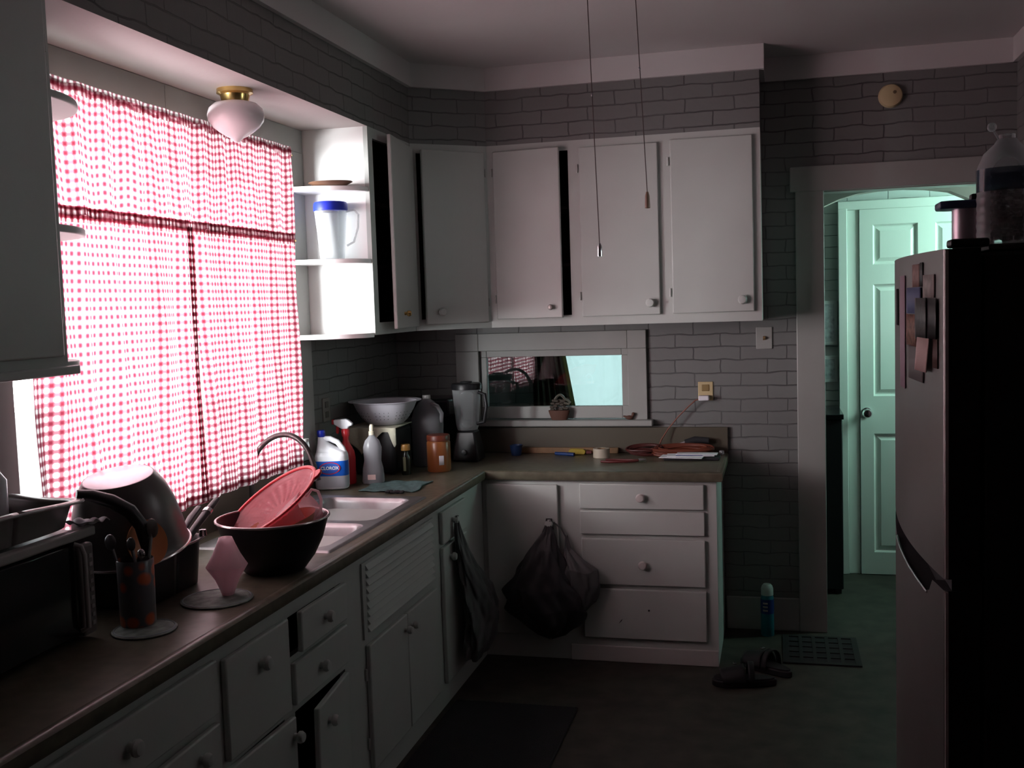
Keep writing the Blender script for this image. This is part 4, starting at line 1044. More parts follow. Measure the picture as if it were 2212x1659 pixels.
# black appliance with cloth and colander on top
t = thing('toaster', 'black toaster half covered by a cream cloth', 'toaster', (0.155, 4.73, C0))
MB().box((0.045, 4.625, C0 + 0.008), (0.268, 4.86, 1.135)).build('body', BLACK, t, bevel=0.022, seg=4)
MB().box((0.14, 4.61, 1.0), (0.17, 4.625, 1.012)).build('lever', BLACKG, t, bevel=0.003)
for (x, y) in ((0.07, 4.65), (0.24, 4.65), (0.07, 4.83), (0.24, 4.83)): MB().lathe([(0, 0), (0.01, 0), (0.01, 0.01), (0, 0.01)], 10, (x, y, C0)).build('foot', BLACKM, t)
t = thing('dish_cloth', 'cream dish cloth draped over the black toaster', 'cloth', (0.155, 4.70, 1.137))
# top sheet, then a pointed front flap and a narrow corner at the right
def flap(u, v):
    # u across, v from back of the top to the tip of the front flap
    x = 0.03 + 0.250 * u
    if v < 0.5:
        y = 4.83 - (4.83 - 4.615) * v / 0.5; z = 1.1405 + 0.0015 * math.sin(u * 14 + v * 9)
    else:
        s_ = (v - 0.5) / 0.5
        L_ = 0.020 + 0.105 * (max(0.0, 1 - abs(u - 0.30) / 0.42)) + 0.075 * max(0.0, 1 - abs(u - 0.97) / 0.12)
        y = 4.611 - 0.006 * math.sin(u * 22) - 0.004; z = 1.139 - L_ * s_
    return (x, y, z)
MB().grid(flap, 50, 24).build('cloth', CREAM, t, solid=0.003, smooth=50)
t = thing('colander', 'white enamel colander standing on the cloth over the toaster', 'colander', (0.160, 4.735, 1.143))
MB().lathe([(0, 0), (0.075, 0), (0.085, 0.004), (0.112, 0.030), (0.138, 0.072), (0.150, 0.100), (0.153, 0.108), (0.176, 0.112), (0.177, 0.115), (0.152, 0.1125), (0.134, 0.072), (0.108, 0.032), (0.082, 0.008), (0, 0.004)], 56, (0.180, 4.740, 1.1435)).build('bowl', mat('enamel_white', (0.50, 0.49, 0.54), 0.3), t, smooth=50)
b = MB()
for rr, zz, nn_ in ((0.1135, 0.033, 40), (0.1235, 0.049, 40), (0.1325, 0.065, 40)):
    for i in range(nn_):
        if i % 5 == 4: continue
        a = 2 * PI * i / nn_; b.ball((0.180 + rr * math.cos(a), 4.740 + rr * math.sin(a), 1.1435 + zz), 0.0024, 6)
b.build('drain_hole', BLACKM, t)
# coffee maker, jug, jar, small bottle, blender
t = thing('coffee_maker', 'black coffee maker in the corner behind the plastic jug', 'coffee maker', (0.20, 5.20, C0))
MB().box((0.14, 5.10, C0), (0.385, 5.36, C0 + 0.04)).build('base', BLACK, t, bevel=0.01)
MB().box((0.14, 5.25, C0 + 0.04), (0.385, 5.36, C0 + 0.22)).build('column', BLACK, t, bevel=0.01)
MB().box((0.14, 5.10, C0 + 0.22), (0.385, 5.36, C0 + 0.315)).build('head', BLACKG, t, bevel=0.015)
MB().lathe([(0, 0), (0.06, 0), (0.07, 0.06), (0.055, 0.12), (0.045, 0.14), (0, 0.14)], 28, (0.265, 5.17, C0 + 0.042)).build('carafe', BLACKG, t)
t = thing('water_jug', 'translucent grey plastic gallon jug behind the orange jar', 'jug', (0.318, 4.955, C0), 0.2)
MB().lathe([(0, 0.002), (0.070, 0.002), (0.076, 0.01), (0.078, 0.06), (0.078, 0.17), (0.080, 0.20), (0.078, 0.235), (0.064, 0.28), (0.040, 0.315), (0.020, 0.330), (0.019, 0.345)], 40).build('jug_body', MILKY, t, world=False, solid=0.002, smooth=60)
MB().lathe([(0, 0.352), (0.020, 0.352), (0.021, 0.334), (0, 0.334)], 20).build('cap', LGREY, t, world=False)
MB().tube([(0.03, -0.03, 0.312), (0.060, -0.055, 0.30), (0.080, -0.052, 0.262), (0.074, -0.03, 0.22)], 0.010, 10).build('handle', MILKY, t, world=False)
t = thing('peanut_butter_jar', 'orange jar with dark red lid and white label on the corner worktop', 'jar', (0.432, 4.775, C0))
MB().lathe([(0, 0), (0.054, 0), (0.057, 0.006), (0.057, 0.14), (0.052, 0.148), (0, 0.148)], 36, (0.432, 4.775, C0)).build('jar_body', BARN, t)
MB().lathe([(0, 0.176), (0.053, 0.176), (0.056, 0.172), (0.056, 0.149), (0, 0.149)], 36, (0.432, 4.775, C0)).build('lid', BROWNL, t)
MB().grid(lambda u, v: (0.432 + 0.0578 * math.cos(-1.25 + 0.42 * u), 4.775 + 0.0578 * math.sin(-1.25 + 0.42 * u), C0 + 0.035 + 0.045 * v), 8, 2).build('label', PAPER, t, solid=0.0006)
t = thing('small_bottle', 'small dark bottle with an orange cap beside the toaster', 'bottle', (0.305, 4.66, C0))
MB().lathe([(0, 0), (0.021, 0), (0.022, 0.004), (0.022, 0.085), (0.012, 0.105), (0.012, 0.115), (0, 0.115)], 24, (0.305, 4.66, C0)).build('bottle_body', mat('dark_bottle', (0.02, 0.02, 0.015), 0.2), t)
MB().lathe([(0, 0.145), (0.020, 0.145), (0.022, 0.140), (0.022, 0.116), (0, 0.116)], 24, (0.305, 4.66, C0)).build('cap', mat('amber_cap', (0.40, 0.20, 0.05), 0.4), t)
MB().box((0.300, 4.636, C0 + 0.02), (0.312, 4.6385, C0 + 0.085)).build('label', mat('pale_label', (0.35, 0.36, 0.22), 0.5), t)
t = thing('blender', 'blender with a clear jar and black base in the corner', 'blender', (0.478, 5.12, C0))
MB().lathe([(0, 0), (0.098, 0), (0.100, 0.01), (0.092, 0.06), (0.075, 0.13), (0.068, 0.155), (0, 0.158)], 4, (0, 0, 0)).xf(Matrix.Translation((0.478, 5.12, C0)) @ Matrix.Rotation(PI / 4, 4, 'Z')).build('base', BLACK, t, bevel=0.012, seg=3)
MB().lathe([(0.050, 0.158), (0.056, 0.18), (0.058, 0.19), (0.070, 0.34), (0.073, 0.375)], 32, (0.478, 5.12, C0)).build('jar', CLEAR, t, solid=0.003, smooth=60)
MB().lathe([(0, 0.405), (0.03, 0.405), (0.033, 0.398), (0.074, 0.396), (0.078, 0.39), (0.078, 0.365), (0, 0.365)], 32, (0.478, 5.12, C0)).build('lid', BLACK, t)
MB().tube([(0.545, 5.10, C0 + 0.35), (0.583, 5.09, C0 + 0.34), (0.590, 5.09, C0 + 0.28), (0.575, 5.09, C0 + 0.20), (0.535, 5.10, C0 + 0.19)], 0.009, 10).build('handle', BLACK, t)
MB().lathe([(0, 0), (0.014, 0), (0.012, 0.01), (0, 0.012)], 16).xf(Matrix.Translation((0.478, 5.045, C0 + 0.05)) @ Matrix.Rotation(PI / 2, 4, 'X')).build('dial', DSTEEL, t)
# cloths on the worktop
t = thing('dish_towel', 'flat teal patterned towel lying on the worktop beyond the sink', 'towel', (0.35, 4.3, C0))
MB().grid(lambda u, v: (0.25 + 0.25 * u + 0.01 * math.sin(v * 7), 4.20 + 0.26 * v, C0 + 0.004 + 0.002 * math.sin(u * 17 + v * 9)), 30, 30).build('cloth', TEAL, t, solid=0.003)
t = thing('scouring_pad', 'dark scouring pad at the near edge of the teal towel', 'scourer', (0.43, 4.17, C0))
b = MB()
for i in range(16): b.ball((0.39 + random.random() * 0.09, 4.158 + random.random() * 0.03, C0 + 0.008), 0.006 + random.random() * 0.004, 8, (1.3, 1, 0.8))
b.build('pad', BLACKM, t)
# things on the window ledge right end
t = thing('ledge_jar', 'small glass jar on the window ledge beside the curtain edge', 'jar', (0.03, 4.125, 1.047))
MB().lathe([(0, 0), (0.02, 0), (0.021, 0.02), (0.019, 0.038), (0, 0.038)], 18, (0.034, 4.14, 1.1005)).build('jar_body', CLEAR, t, smooth=60)
MB().lathe([(0, 0.039), (0.02, 0.039), (0.02, 0.05), (0, 0.05)], 18, (0.034, 4.14, 1.1005)).build('lid', LGREY, t)
t = thing('folded_rag', 'pale pinkish rag bunched on the backsplash ledge behind the faucet', 'cloth', (0.05, 3.97, 0.93))
b = MB()
for i in range(9): b.ball((0.045 + 0.03 * random.random(), 3.93 + 0.012 * i, 0.945 + 0.03 * random.random()), 0.022, 10, (1, 1.1, 0.9))
b.build('rag', mat('rag_pink', (0.36, 0.27, 0.27), 0.9, bump=0.5, bscale=90), t)

# ------------------------------------------------------------------ back worktop clutter
t = thing('blue_cup', 'small blue plastic cup at the left of the wooden ruler', 'cup', (0.688, 5.275, C0))
MB().lathe([(0, 0), (0.026, 0), (0.034, 0.055), (0.032, 0.055), (0.025, 0.004), (0, 0.004)], 24, (0.688, 5.29, C0)).build('cup', mat('dull_blue', (0.012, 0.035, 0.11), 0.4), t)
t = thing('wooden_stick', 'long pale wooden ruler lying against the backsplash', 'ruler', (0.95, 5.37, C0))
MB().box((0.685, 5.363, C0), (1.215, 5.383, C0 + 0.030)).build('stick', WOOD, t, bevel=0.002)
t = thing('marker_pen', 'blue marker lying in front of the wooden ruler', 'pen', (0.95, 5.28, C0))
MB().tube([(0.895, 5.30, C0 + 0.009), (0.965, 5.275, C0 + 0.009)], 0.009, 12).build('barrel', mat('pen_blue', (0.01, 0.04, 0.16), 0.35), t)
MB().tube([(0.966, 5.2746, C0 + 0.009), (1.002, 5.262, C0 + 0.009)], 0.010, 12).build('cap', mat('pen_blue2', (0.01, 0.03, 0.12), 0.35), t)
t = thing('box_cutter', 'yellow plastic utility knife beside the blue marker', 'knife', (1.02, 5.31, C0))
MB().prism([(0.965, 0.0), (1.045, 0.0), (1.052, 0.018), (1.040, 0.030), (0.972, 0.032), (0.960, 0.020)], 5.315, 5.335, 'y').xf(Matrix.Translation((0, 0, C0))).build('grip', YELLOW, t, bevel=0.003)
MB().box((1.053, 5.320, C0 + 0.004), (1.082, 5.332, C0 + 0.02)).build('blade_end', DRED, t, bevel=0.002)
t = thing('masking_tape', 'cream roll of masking tape lying on its side edge', 'tape', (1.148, 5.225, C0))
MB().lathe([(0.022, 0), (0.042, 0), (0.042, 0.046), (0.022, 0.046), (0.022, 0)], 36, (1.148, 5.235, C0)).build('roll', CREAMPL, t)
MB().lathe([(0.0205, 0.001), (0.0218, 0.001), (0.0218, 0.045), (0.0205, 0.045), (0.0205, 0.001)], 36, (1.148, 5.235, C0)).build('core', WOOD, t)
# extension cord: coil heaped on the worktop, lead running up to the outlet
def coil(cx, cy, cz, rx, ry, turns, n, seed, tilt=0.0):
    random.seed(seed); pts = []
    for i in range(n):
        a = 2 * PI * turns * i / n
        k = 1 + 0.12 * math.sin(a * 0.37 + seed) + 0.06 * math.sin(a * 1.3)
        pts.append((cx + rx * k * math.cos(a), cy + ry * k * math.sin(a), cz + 0.006 + 0.030 * (0.5 + 0.5 * math.sin(a * 0.53 + seed)) + 0.010 * math.sin(a)))
    return pts
t = thing('extension_cord', 'orange extension cord heaped on the worktop and plugged into the yellowed outlet', 'cord', (1.55, 5.25, C0))
p = coil(1.555, 5.285, C0 + 0.008, 0.135, 0.045, 9, 300, 1.0)
b = MB().tube(p, 0.0065, 7); b.build('coil', ORCORD, t)
p = coil(1.36, 5.30, C0 + 0.008, 0.085, 0.035, 6, 200, 4.0)
b = MB().tube(p, 0.0055, 7); b.build('coil', mat('dark_red_cord', (0.06, 0.012, 0.010), 0.5), t)
lead = [(1.64, YB - 0.035, 1.192), (1.615, YB - 0.04, 1.185), (1.575, YB - 0.04, 1.15), (1.525, YB - 0.04, 1.10), (1.475, YB - 0.045, 1.04), (1.44, YB - 0.06, 0.985), (1.43, YB - 0.09, 0.955)]
MB().tube(lead, 0.0035, 8).build('lead', mat('lead_orange', (0.20, 0.08, 0.055), 0.5), t)
MB().box((1.630, YB - 0.05, 1.183), (1.684, YB - 0.008, 1.208)).build('plug', PAPER, t, bevel=0.005)
t = thing('hand_tool', 'dark tool half buried in the heap of orange cord', 'tool', (1.62, 5.33, C0))
MB().tube([(1.56, 5.352, 0.972), (1.61, 5.354, 0.985), (1.68, 5.352, 0.982)], [0.014, 0.018, 0.015], 10).build('grip', BLACKM, t)
MB().tube([(1.56, 5.352, 0.972), (1.50, 5.352, 0.955)], [0.008, 0.004], 8).build('shaft', DSTEEL, t)
t = thing('pliers', 'dark red handled pliers lying near the front of the back worktop', 'pliers', (1.27, 5.08, C0))
MB().tube([(1.175, 5.055, C0 + 0.006), (1.22, 5.035, C0 + 0.007), (1.30, 5.045, C0 + 0.008), (1.355, 5.075, C0 + 0.008)], 0.006, 8).build('handle', DRED, t)
MB().tube([(1.19, 5.105, C0 + 0.006), (1.24, 5.110, C0 + 0.007), (1.31, 5.095, C0 + 0.008), (1.355, 5.08, C0 + 0.008)], 0.006, 8).build('handle', DRED, t)
MB().tube([(1.355, 5.078, C0 + 0.009), (1.372, 5.086, C0 + 0.009), (1.392, 5.094, C0 + 0.009)], [0.010, 0.009, 0.004], 8).build('jaw', CHROME, t)
def paper(x, y, w_, h_, rz, z, label):
    t = thing('envelope', label, 'envelope', (x, y, z), rz, 'papers at the end of the worktop')
    MB().box((-w_ / 2, -h_ / 2, 0), (w_ / 2, h_ / 2, 0.0035)).build('paper', PAPER, t, world=False, bevel=0.001)
    return t
t = thing('black_pouch', 'flat black pouch under the white envelopes', 'pouch', (1.62, 5.22, C0))
MB().box((1.47, 5.135, C0), (1.742, 5.245, C0 + 0.014)).build('pouch', BLACKM, t, bevel=0.005, seg=3)
paper(1.56, 5.16, 0.21, 0.10, -0.10, C0 + 0.0145, 'white envelope lowest in the pile of papers on the black pouch')
paper(1.60, 5.19, 0.23, 0.09, 0.08, C0 + 0.0185, 'blue printed envelope in the middle of the papers')
MB().box((1.53, 5.15, C0 + 0.0222), (1.66, 5.20, C0 + 0.0226)).build('print', mat('envelope_blue', (0.05, 0.08, 0.25), 0.6), None)
bpy.data.objects['print'].name = 'print_tmp'
o = bpy.data.objects['print_tmp']; par = [q for q in bpy.data.objects if q.name.startswith('envelope')][-1]
o.name = 'printed_panel'; o.parent = par; o.matrix_parent_inverse = (Matrix.Translation(par.location) @ Matrix.Rotation(par.rotation_euler.z, 4, 'Z')).inverted()
paper(1.63, 5.205, 0.20, 0.07, -0.05, C0 + 0.023, 'white envelope topmost in the pile of papers on the black pouch')
t = thing('small_white_object', 'small round white unidentified object at the right end of the worktop', 'small object', (1.742, 5.355, C0))
MB().lathe([(0, 0), (0.012, 0), (0.013, 0.003), (0.012, 0.018), (0, 0.020)], 18, (1.742, 5.355, C0)).build('object_body', PAPER, t)  # unidentified small round white object
# pot on the sill of the small window
t = thing('sill_pot', 'small dark terracotta pot with a metallic curl on the small window sill', 'pot', (0.915, 5.375, 1.0865))
MB().lathe([(0, 0), (0.030, 0), (0.040, 0.035), (0.043, 0.05), (0.039, 0.052), (0, 0.046)], 28, (0.905, 5.378, 1.0865), sx=1.35, sy=0.6).build('pot', TERRA, t)
random.seed(3); b = MB()
for i in range(26): b.ball((0.865 + random.random() * 0.09, 5.372 + random.random() * 0.016, 1.14 + random.random() * 0.055), 0.011, 7, (1.4, 0.7, 0.8))
b.build('dried_foliage', mat('dried_brown', (0.05, 0.04, 0.03), 0.8), t)
cp = [(0.885 + 0.055 * k / 10, 5.372, 1.195 + 0.024 * math.sin(PI * k / 10)) for k in range(11)] + [(0.955, 5.372, 1.19), (0.965, 5.372, 1.18), (0.958, 5.37, 1.170), (0.935, 5.37, 1.176)]
MB().tube(cp, 0.0105, 10, flat=0.6).build('metal_curl', mat('pewter', (0.35, 0.33, 0.27), 0.3, 0.8), t)
t = thing('figurine', 'tiny brown bird figurine in the right corner of the window sill', 'figurine', (1.28, 5.37, 1.0865))
b = MB(); b.ball((1.275, 5.375, 1.098), 0.013, 12, (1.6, 0.8, 0.85)); b.ball((1.296, 5.375, 1.116), 0.009, 10); b.tube([(1.290, 5.375, 1.104), (1.296, 5.375, 1.114)], 0.007, 8); b.tube([(1.262, 5.375, 1.10), (1.244, 5.375, 1.106)], [0.007, 0.003], 8); b.build('bird', TERRA, t)

# ------------------------------------------------------------------ bags
def bag(t, top, pts, m, seed, squash, name='sack'):
    """pts: list of (z, cx, cy, rx, ry)"""
    random.seed(seed)
    def f_(u, v):
        k = v * (len(pts) - 1); i = min(int(k), len(pts) - 2); q = k - i; q = q * q * (3 - 2 * q)
        z, cx, cy, rx, ry = [pts[i][j] * (1 - q) + pts[i + 1][j] * q for j in range(5)]
        a = 2 * PI * u
        w_ = 1 + 0.10 * math.sin(5 * a + z * 17 + seed) + 0.07 * math.sin(9 * a - z * 31 + seed * 2) + 0.04 * math.sin(14 * a + z * 40)
        return (cx + rx * w_ * math.cos(a), cy + ry * w_ * math.sin(a), z + 0.008 * math.sin(4 * a + seed))
    return MB().grid(f_, 80, 60).build(name, m, t, smooth=70)
t = thing('plastic_bag', 'dark grey plastic bag hanging from the corner drawer on the left run', 'bag', (0.68, 4.27, 0.78))
bag(t, 0.78, [(0.790, 0.668, 4.268, 0.008, 0.006), (0.74, 0.672, 4.275, 0.014, 0.022), (0.66, 0.680, 4.295, 0.022, 0.050), (0.55, 0.695, 4.345, 0.032, 0.095), (0.42, 0.712, 4.42, 0.045, 0.155), (0.30, 0.722, 4.455, 0.052, 0.20), (0.22, 0.720, 4.41, 0.050, 0.175), (0.165, 0.712, 4.36, 0.038, 0.12), (0.15, 0.708, 4.35, 0.004, 0.02)], BAG, 2.0, 1)
MB().tube([(0.662, 4.255, 0.772), (0.672, 4.262, 0.80), (0.672, 4.282, 0.797), (0.664, 4.287, 0.765)], 0.004, 6).build('bag_handle', BAG, t)
t = thing('plastic_bag', 'black plastic bag hanging from the corner door knob', 'bag', (0.965, 4.75, 0.66))
bag(t, 0.66, [(0.672, 0.965, 4.772, 0.010, 0.006), (0.62, 0.962, 4.768, 0.028, 0.012), (0.55, 0.945, 4.755, 0.065, 0.030), (0.45, 0.932, 4.738, 0.115, 0.050), (0.36, 0.935, 4.725, 0.165, 0.062), (0.27, 0.955, 4.722, 0.178, 0.066), (0.20, 0.965, 4.728, 0.130, 0.058), (0.145, 0.965, 4.735, 0.065, 0.035), (0.125, 0.965, 4.738, 0.006, 0.006)], BAGB, 5.0, 1)
MB().tube([(0.948, 4.775, 0.64), (0.955, 4.776, 0.685), (0.977, 4.776, 0.685), (0.985, 4.775, 0.635)], 0.0045, 6).build('bag_handle', BAGB, t)
t2 = thing('plastic_bag', 'smaller grey plastic bag bulging over the drawers beside the black bag', 'bag', (1.12, 4.745, 0.45))
bag(t2, 0.5, [(0.60, 1.045, 4.79, 0.006, 0.004), (0.54, 1.052, 4.785, 0.015, 0.010), (0.490, 1.085, 4.765, 0.050, 0.026), (0.45, 1.11, 4.752, 0.082, 0.040), (0.38, 1.115, 4.748, 0.088, 0.044), (0.30, 1.105, 4.750, 0.072, 0.040), (0.24, 1.085, 4.755, 0.030, 0.028), (0.23, 1.08, 4.76, 0.004, 0.004)], BAG, 9.0, 1)
MB().tube([(1.045, 4.79, 0.59), (1.02, 4.792, 0.64), (0.985, 4.785, 0.668)], 0.004, 6).build('bag_handle', BAG, t2)

# ------------------------------------------------------------------ floor things
t = thing('kitchen_rug', 'black rectangular rug lying on the floor by the sink cabinets', 'rug', (0.95, 3.3, 0))
MB().box((0.66, 2.30, 0.0), (1.195, 4.20, 0.012)).build('rug_pile', RUG, t, bevel=0.005)
b = MB()
for i in range(24): b.box((0.665 + i * 0.0223, 4.20, 0.001), (0.675 + i * 0.0223, 4.215, 0.005))
b.build('fringe', RUG, t)
t = thing('floor_vent', 'black floor register set in front of the doorway casing', 'floor vent', (2.2, 5.1, 0))
b = MB()
for u0, u1, z0, z1 in cells([2.03, 2.38], [4.90, 5.31], [(2.06 + i * 0.062, 2.105 + i * 0.062, 4.93 + j * 0.075, 4.99 + j * 0.075) for i in range(5) for j in range(5)]): b.box((u0, z0, 0.0005), (u1, z1, 0.008))
b.build('grille', mat('vent_black', (0.006, 0.006, 0.007), 0.7), t)
MB().box((2.035, 4.905, 0.0003), (2.375, 5.305, 0.003)).build('vent_box', BLACKM, t)
def sandal(loc, rz, label):
    t = thing('sandal', label, 'sandal', loc, rz, 'pair of black sandals')
    def sole(h0, h1, k=1.0):
        pts = []
        for i in range(48):
            a = 2 * PI * i / 48; y = 0.140 * math.sin(a)
            wdt = 0.050 + 0.006 * math.sin(a) - 0.006 * math.cos(2 * a)
            pts.append((wdt * k * math.cos(a) + 0.005 * math.sin(2 * a), y * k))
        return MB().prism(pts, h0, h1, 'z')
    SB = mat('sandal_black', (0.008, 0.008, 0.010), 0.6)
    sole(0.0, 0.030).build('sole', SB, t, world=False, bevel=0.006, seg=3)
    sole(0.030, 0.036, 0.94).build('footbed', BLACKM, t, world=False, bevel=0.002)
    def st(u, v):
        a = PI * u; y = -0.010 + 0.105 * v
        k = 1 - 0.10 * v
        return (0.056 * k * math.cos(a), y + 0.012 * math.sin(a), 0.022 + (0.068 - 0.026 * v) * math.sin(a) ** 0.8)
    MB().grid(st, 28, 10).build('strap', SB, t, world=False, solid=0.006, smooth=60)
    MB().grid(lambda u, v: (0.055 * math.cos(PI * u), -0.040 + 0.026 * v, 0.024 + 0.078 * math.sin(PI * u) ** 0.8), 24, 3).build('ankle_strap', SB, t, world=False, solid=0.005, smooth=60)
    MB().box((0.012, 0.030, 0.086), (0.034, 0.044, 0.092)).build('buckle', CHROME, t, world=False, bevel=0.001)
    return t
sandal((1.862, 4.60, 0.0), math.radians(98), 'black sandal nearer the viewer, lying flat by the drawer cabinet')
sandal((1.955, 4.80, 0.0), math.radians(52), 'black sandal farther from the viewer, turned toward the spray can')
t = thing('spray_can', 'aqua aerosol can with pale cap on the floor by the baseboard', 'spray can', (1.957, 5.315, 0))
MB().lathe([(0, 0), (0.030, 0), (0.0325, 0.004), (0.0325, 0.19), (0.028, 0.205), (0, 0.207)], 32, (1.957, 5.315, 0.0)).build('can', CYANCAN, t)
MB().lathe([(0.0328, 0.115), (0.0330, 0.115), (0.0330, 0.188), (0.0328, 0.188)], 32, (1.957, 5.315, 0.0)).build('navy_band', mat('navy_band', (0.01, 0.03, 0.16), 0.4), t)
MB().lathe([(0, 0.262), (0.018, 0.262), (0.026, 0.252), (0.030, 0.24), (0.030, 0.207), (0, 0.207)], 28, (1.957, 5.315, 0.0)).build('cap', mat('can_cap', (0.42, 0.48, 0.45), 0.4), t)
for i in range(3):
    MB().grid(lambda u, v: (1.957 + 0.0334 * math.cos(-2.25 + 0.75 * u), 5.315 + 0.0334 * math.sin(-2.25 + 0.75 * u), 0.128 + i * 0.018 + 0.009 * v), 8, 1).build('print_bar', mat('print_pale', (0.40, 0.30, 0.28), 0.5), t, solid=0.0004)

# ------------------------------------------------------------------ refrigerator
FX = 2.29; Y0, Y1 = 1.86, 2.60
def surf(y, extra=0.0):
    s_ = (y - 2.23) / 0.37
    return FX - 0.025 * (1 - s_ * s_) - extra
t = thing('refrigerator', 'tall stainless and black top freezer refrigerator at the right edge', 'refrigerator', (2.66, 2.23, 0))
MB().box((FX + 0.062, Y0 + 0.004, 0.02), (XW - 0.03, Y1 - 0.004, 1.765)).build('cabinet', BLACKM, t, bevel=0.006)
def frdoor(z0, z1, name, ztop=None):
    b = MB(); n = 40
    ys = [Y0, Y0 + 0.001, Y0 + 0.0025, Y0 + 0.005] + [Y0 + 0.008 + (Y1 - Y0 - 0.016) * i / (n - 8) for i in range(n - 7)] + [Y1 - 0.005, Y1 - 0.0025, Y1 - 0.001, Y1]; n = len(ys) - 1
    fr = []; bk = []
    for y in ys:
        zt = ztop(y) if ztop else z1
        x = surf(y)
        e = min(y - Y0, Y1 - y)
        if e < 0.006: x += 0.006 * (1 - math.sqrt(max(0, 1 - (1 - e / 0.006) ** 2)))
        fr.append((b.bm.verts.new((x, y, z0)), b.bm.verts.new((x, y, zt)))); bk.append((b.bm.verts.new((FX + 0.056, y, z0)), b.bm.verts.new((FX + 0.056, y, zt))))
    for i in range(n):
        b._f([fr[i][0], fr[i][1], fr[i + 1][1], fr[i + 1][0]], 0)
        b._f([fr[i][1], bk[i][1], bk[i + 1][1], fr[i + 1][1]], 1)
        b._f([fr[i][0], fr[i + 1][0], bk[i + 1][0], bk[i][0]], 1)
        b._f([bk[i][0], bk[i + 1][0], bk[i + 1][1], bk[i][1]], 1)
    b._f([fr[0][0], bk[0][0], bk[0][1], fr[0][1]], 1); b._f([fr[n][0], fr[n][1], bk[n][1], bk[n][0]], 1)
    return b.build(name, [FRSTEEL, BLACKM], t, smooth=40)
fz = frdoor(1.218, 1.772, 'freezer_door')
def zt_(y):
    if y < 1.935: return 1.198
    if y < 1.965: return 1.198 - 0.032 * (y - 1.935) / 0.03
    if y < 2.40: return 1.166 + 0.012 * (y - 1.965) / 0.435
    return 1.178 + 0.022 * (y - 2.40) / 0.2
fd = frdoor(0.10, 1.19, 'fridge_door', zt_)
MB().box((FX + 0.012, Y0 + 0.004, 1.15), (FX + 0.06, Y1 - 0.004, 1.225)).build('handle_recess', BLACKM, t)
MB().tube([(surf(y) - 0.0005, y, zt_(y)) for y in [1.97 + 0.4 * i / 20 for i in range(21)]], 0.0028, 6).build('handle_lip', mat('lip_highlight_steel', (0.55, 0.55, 0.55), 0.25, 1.0), t)  # lip of the lower door, its highlight put into a brighter steel
for (z0, z1) in ((1.22, 1.77), (0.10, 1.196)):
    MB().box((FX + 0.001, Y0 - 0.0035, z0), (FX + 0.006, Y0 + 0.002, z1)).build('edge_trim', mat('trim_alu', (0.62, 0.52, 0.52), 0.35, 0.4), t)
MB().box((FX + 0.02, Y0 + 0.02, 0.0), (XW - 0.06, Y1 - 0.02, 0.10)).build('kick_plate', BLACKM, t)
MB().box((FX + 0.01, Y0 + 0.002, 1.774), (FX + 0.07, Y0 + 0.05, 1.788)).build('hinge_cover', BLACK, t, bevel=0.004)
MB().box((FX + 0.07, Y0 + 0.01, 1.765), (XW - 0.05, Y1 - 0.01, 1.778)).build('top_panel', BLACK, t, bevel=0.004)
# papers and photos held on the freezer door
def onfridge(name, label, cat, y0, y1, z0, z1, m, th=0.0012, skew=0.0, layer=0, extra=None):
    o = MB().grid(lambda u, v: (surf(y0 + (y1 - y0) * u + skew * (v - 0.5), 0.0016 + 0.0022 * layer), y0 + (y1 - y0) * u + skew * (v - 0.5), z0 + (z1 - z0) * v), 10, 2).build(name, m, None, solid=th)
    tag(o, label, cat, 'papers on the freezer door')
    return o
onfridge('calendar_strip', 'long narrow lavender paper strip on the freezer door', 'paper', 2.175, 2.255, 1.514, 1.735, mat('lavender_paper', (0.42, 0.33, 0.38), 0.7))
onfridge('dark_strip', 'dark magnetic strip behind the lavender strip near the far edge of the freezer', 'magnet', 2.30, 2.345, 1.635, 1.71, BLACKM)
onfridge('snapshot', 'small pinkish photo highest on the freezer door', 'photo', 2.02, 2.087, 1.712, 1.753, mat('pink_photo', (0.34, 0.20, 0.17), 0.5, noise=0.4, nscale=60))
onfridge('magnet_strip', 'narrow black magnet strip beside the pinkish photo', 'magnet', 1.995, 2.018, 1.712, 1.755, BLACK)
onfridge('white_note', 'small white note near the hinge edge of the freezer door', 'note', 1.912, 1.992, 1.692, 1.732, mat('white_note', (0.44, 0.42, 0.38), 0.7, noise=0.3, nscale=50))
onfridge('blue_card', 'blue card below the pinkish photo on the freezer door', 'card', 2.00, 2.139, 1.663, 1.711, mat('blue_card', (0.10, 0.13, 0.27), 0.5), layer=1)
onfridge('grey_photo', 'dark grey photo in the middle of the freezer papers', 'photo', 1.950, 2.038, 1.618, 1.692, mat('grey_photo', (0.07, 0.075, 0.075), 0.4, noise=0.5, nscale=70), layer=2)
onfridge('black_card', 'black card nearest the hinge edge beside the dark photo', 'card', 1.893, 1.948, 1.622, 1.691, BLACK, layer=1)
onfridge('colour_flyer', 'small multicoloured flyer below the blue card', 'flyer', 2.048, 2.158, 1.602, 1.661, mat('flyer', (0.30, 0.15, 0.10), 0.5, noise=0.8, nscale=90))
onfridge('grey_sheet', 'plain grey sheet lowest on the freezer door', 'paper', 1.99, 2.135, 1.540, 1.604, mat('grey_sheet', (0.16, 0.165, 0.16), 0.6))
onfridge('cream_note', 'tilted cream note hanging below the dark grey photo', 'note', 1.93, 2.02, 1.562, 1.622, mat('cream_note', (0.62, 0.46, 0.42), 0.7), skew=-0.022, layer=3)
onfridge('rust_card', 'rust brown card beside the tilted cream note', 'card', 1.893, 1.925, 1.572, 1.622, mat('rust_card', (0.10, 0.04, 0.03), 0.5))
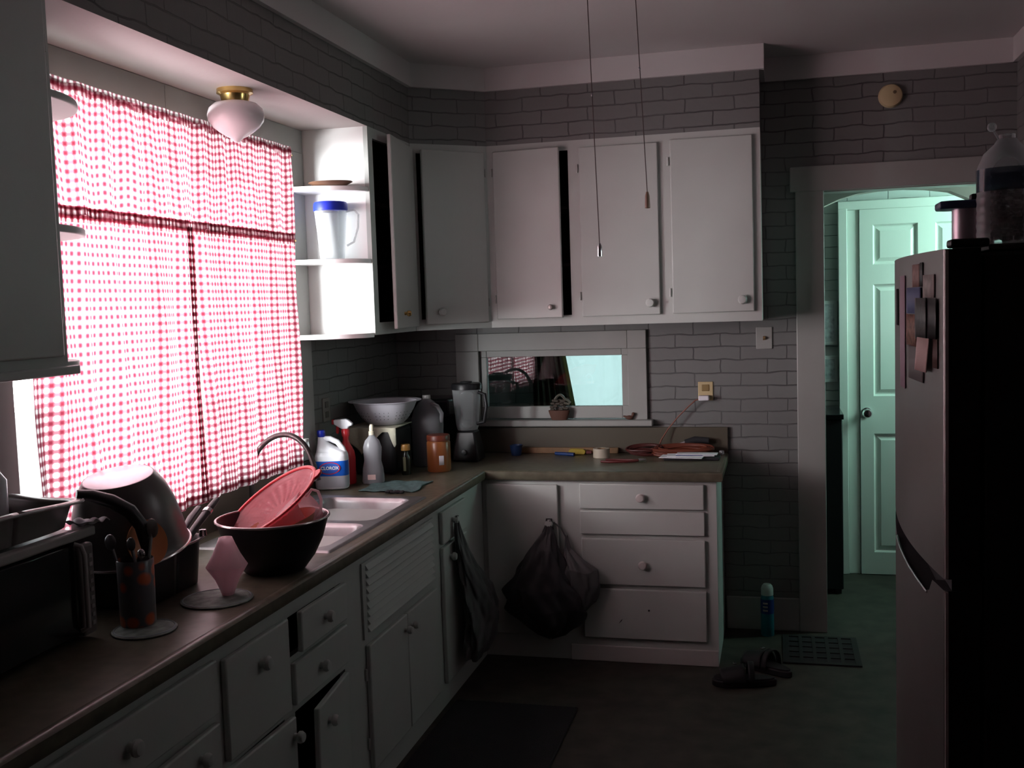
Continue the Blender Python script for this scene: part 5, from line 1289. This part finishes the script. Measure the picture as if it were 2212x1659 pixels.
# things on the refrigerator
t = thing('storage_canister', 'small metal canister with a wide blue lid on the refrigerator', 'canister', (2.355, 2.03, 1.7785))
MB().lathe([(0, 0), (0.034, 0), (0.035, 0.003), (0.035, 0.068), (0, 0.068)], 32, (2.362, 2.03, 1.7785)).build('canister_body', mat('canister_metal', (0.46, 0.38, 0.42), 0.3, 0.6), t)
MB().prism([(2.302 + 0, 2.00), (2.318, 1.99), (2.39, 1.99), (2.402, 2.01), (2.402, 2.06), (2.39, 2.07), (2.318, 2.07), (2.302, 2.06)], 1.847, 1.861, 'z').build('lid', mat('lid_blue', (0.06, 0.09, 0.17), 0.35), t, bevel=0.004, seg=3)
MB().box((2.357, 2.015, 1.861), (2.385, 2.04, 1.873)).build('lid_clip', BLACK, t, bevel=0.003)
t = thing('plastic_jar', 'large clear ribbed plastic jar part filled, on the refrigerator', 'jar', (2.41, 2.03, 1.7785))
def rib(a, z): return 1 + 0.012 * math.sin(z * 420)
MB().lathe([(0, 0.001), (0.044, 0.001)] + [(0.047, 0.004 + i * 0.0025) for i in range(50)] + [(0.045, 0.135), (0.036, 0.155), (0.020, 0.170), (0.015, 0.178)], 40, (2.405, 1.965, 1.779), flute=rib).build('jar_body', CLEAR, t, solid=0.0015, smooth=80)
random.seed(11); b = MB()
for i in range(260):
    a = random.random() * 2 * PI; r = 0.038 * math.sqrt(random.random()); b.ball((2.405 + r * math.cos(a), 1.965 + r * math.sin(a), 1.787 + random.random() * 0.085), 0.0055, 6, (1.3, 0.8, 0.9))
o = b.build('contents', mat('dry_beans', (0.16, 0.13, 0.09), 0.5, noise=0.7, nscale=90), t); o['kind'] = 'stuff'
MB().lathe([(0.0478, 0.09), (0.0485, 0.09), (0.0485, 0.128), (0.0478, 0.128)], 40, (2.405, 1.965, 1.779)).build('label_band', thin_plastic('jar_band', (0.05, 0.08, 0.13), 0.6), t)
t = thing('glass_stopper', 'clear bottle stopper with long stem poking from the ribbed jar', 'stopper', (2.395, 1.965, 1.95))
MB().tube([(2.405, 1.965, 1.93), (2.392, 1.965, 1.958), (2.384, 1.965, 1.972)], 0.0022, 8).build('stem', CLEAR, t)
MB().ball((2.381, 1.965, 1.979), 0.008, 14).build('knob', CLEAR, t)
MB().lathe([(0, 0), (0.013, 0), (0.013, 0.01), (0, 0.012)], 20, (2.405, 1.965, 1.955)).build('cap', CLEAR, t)
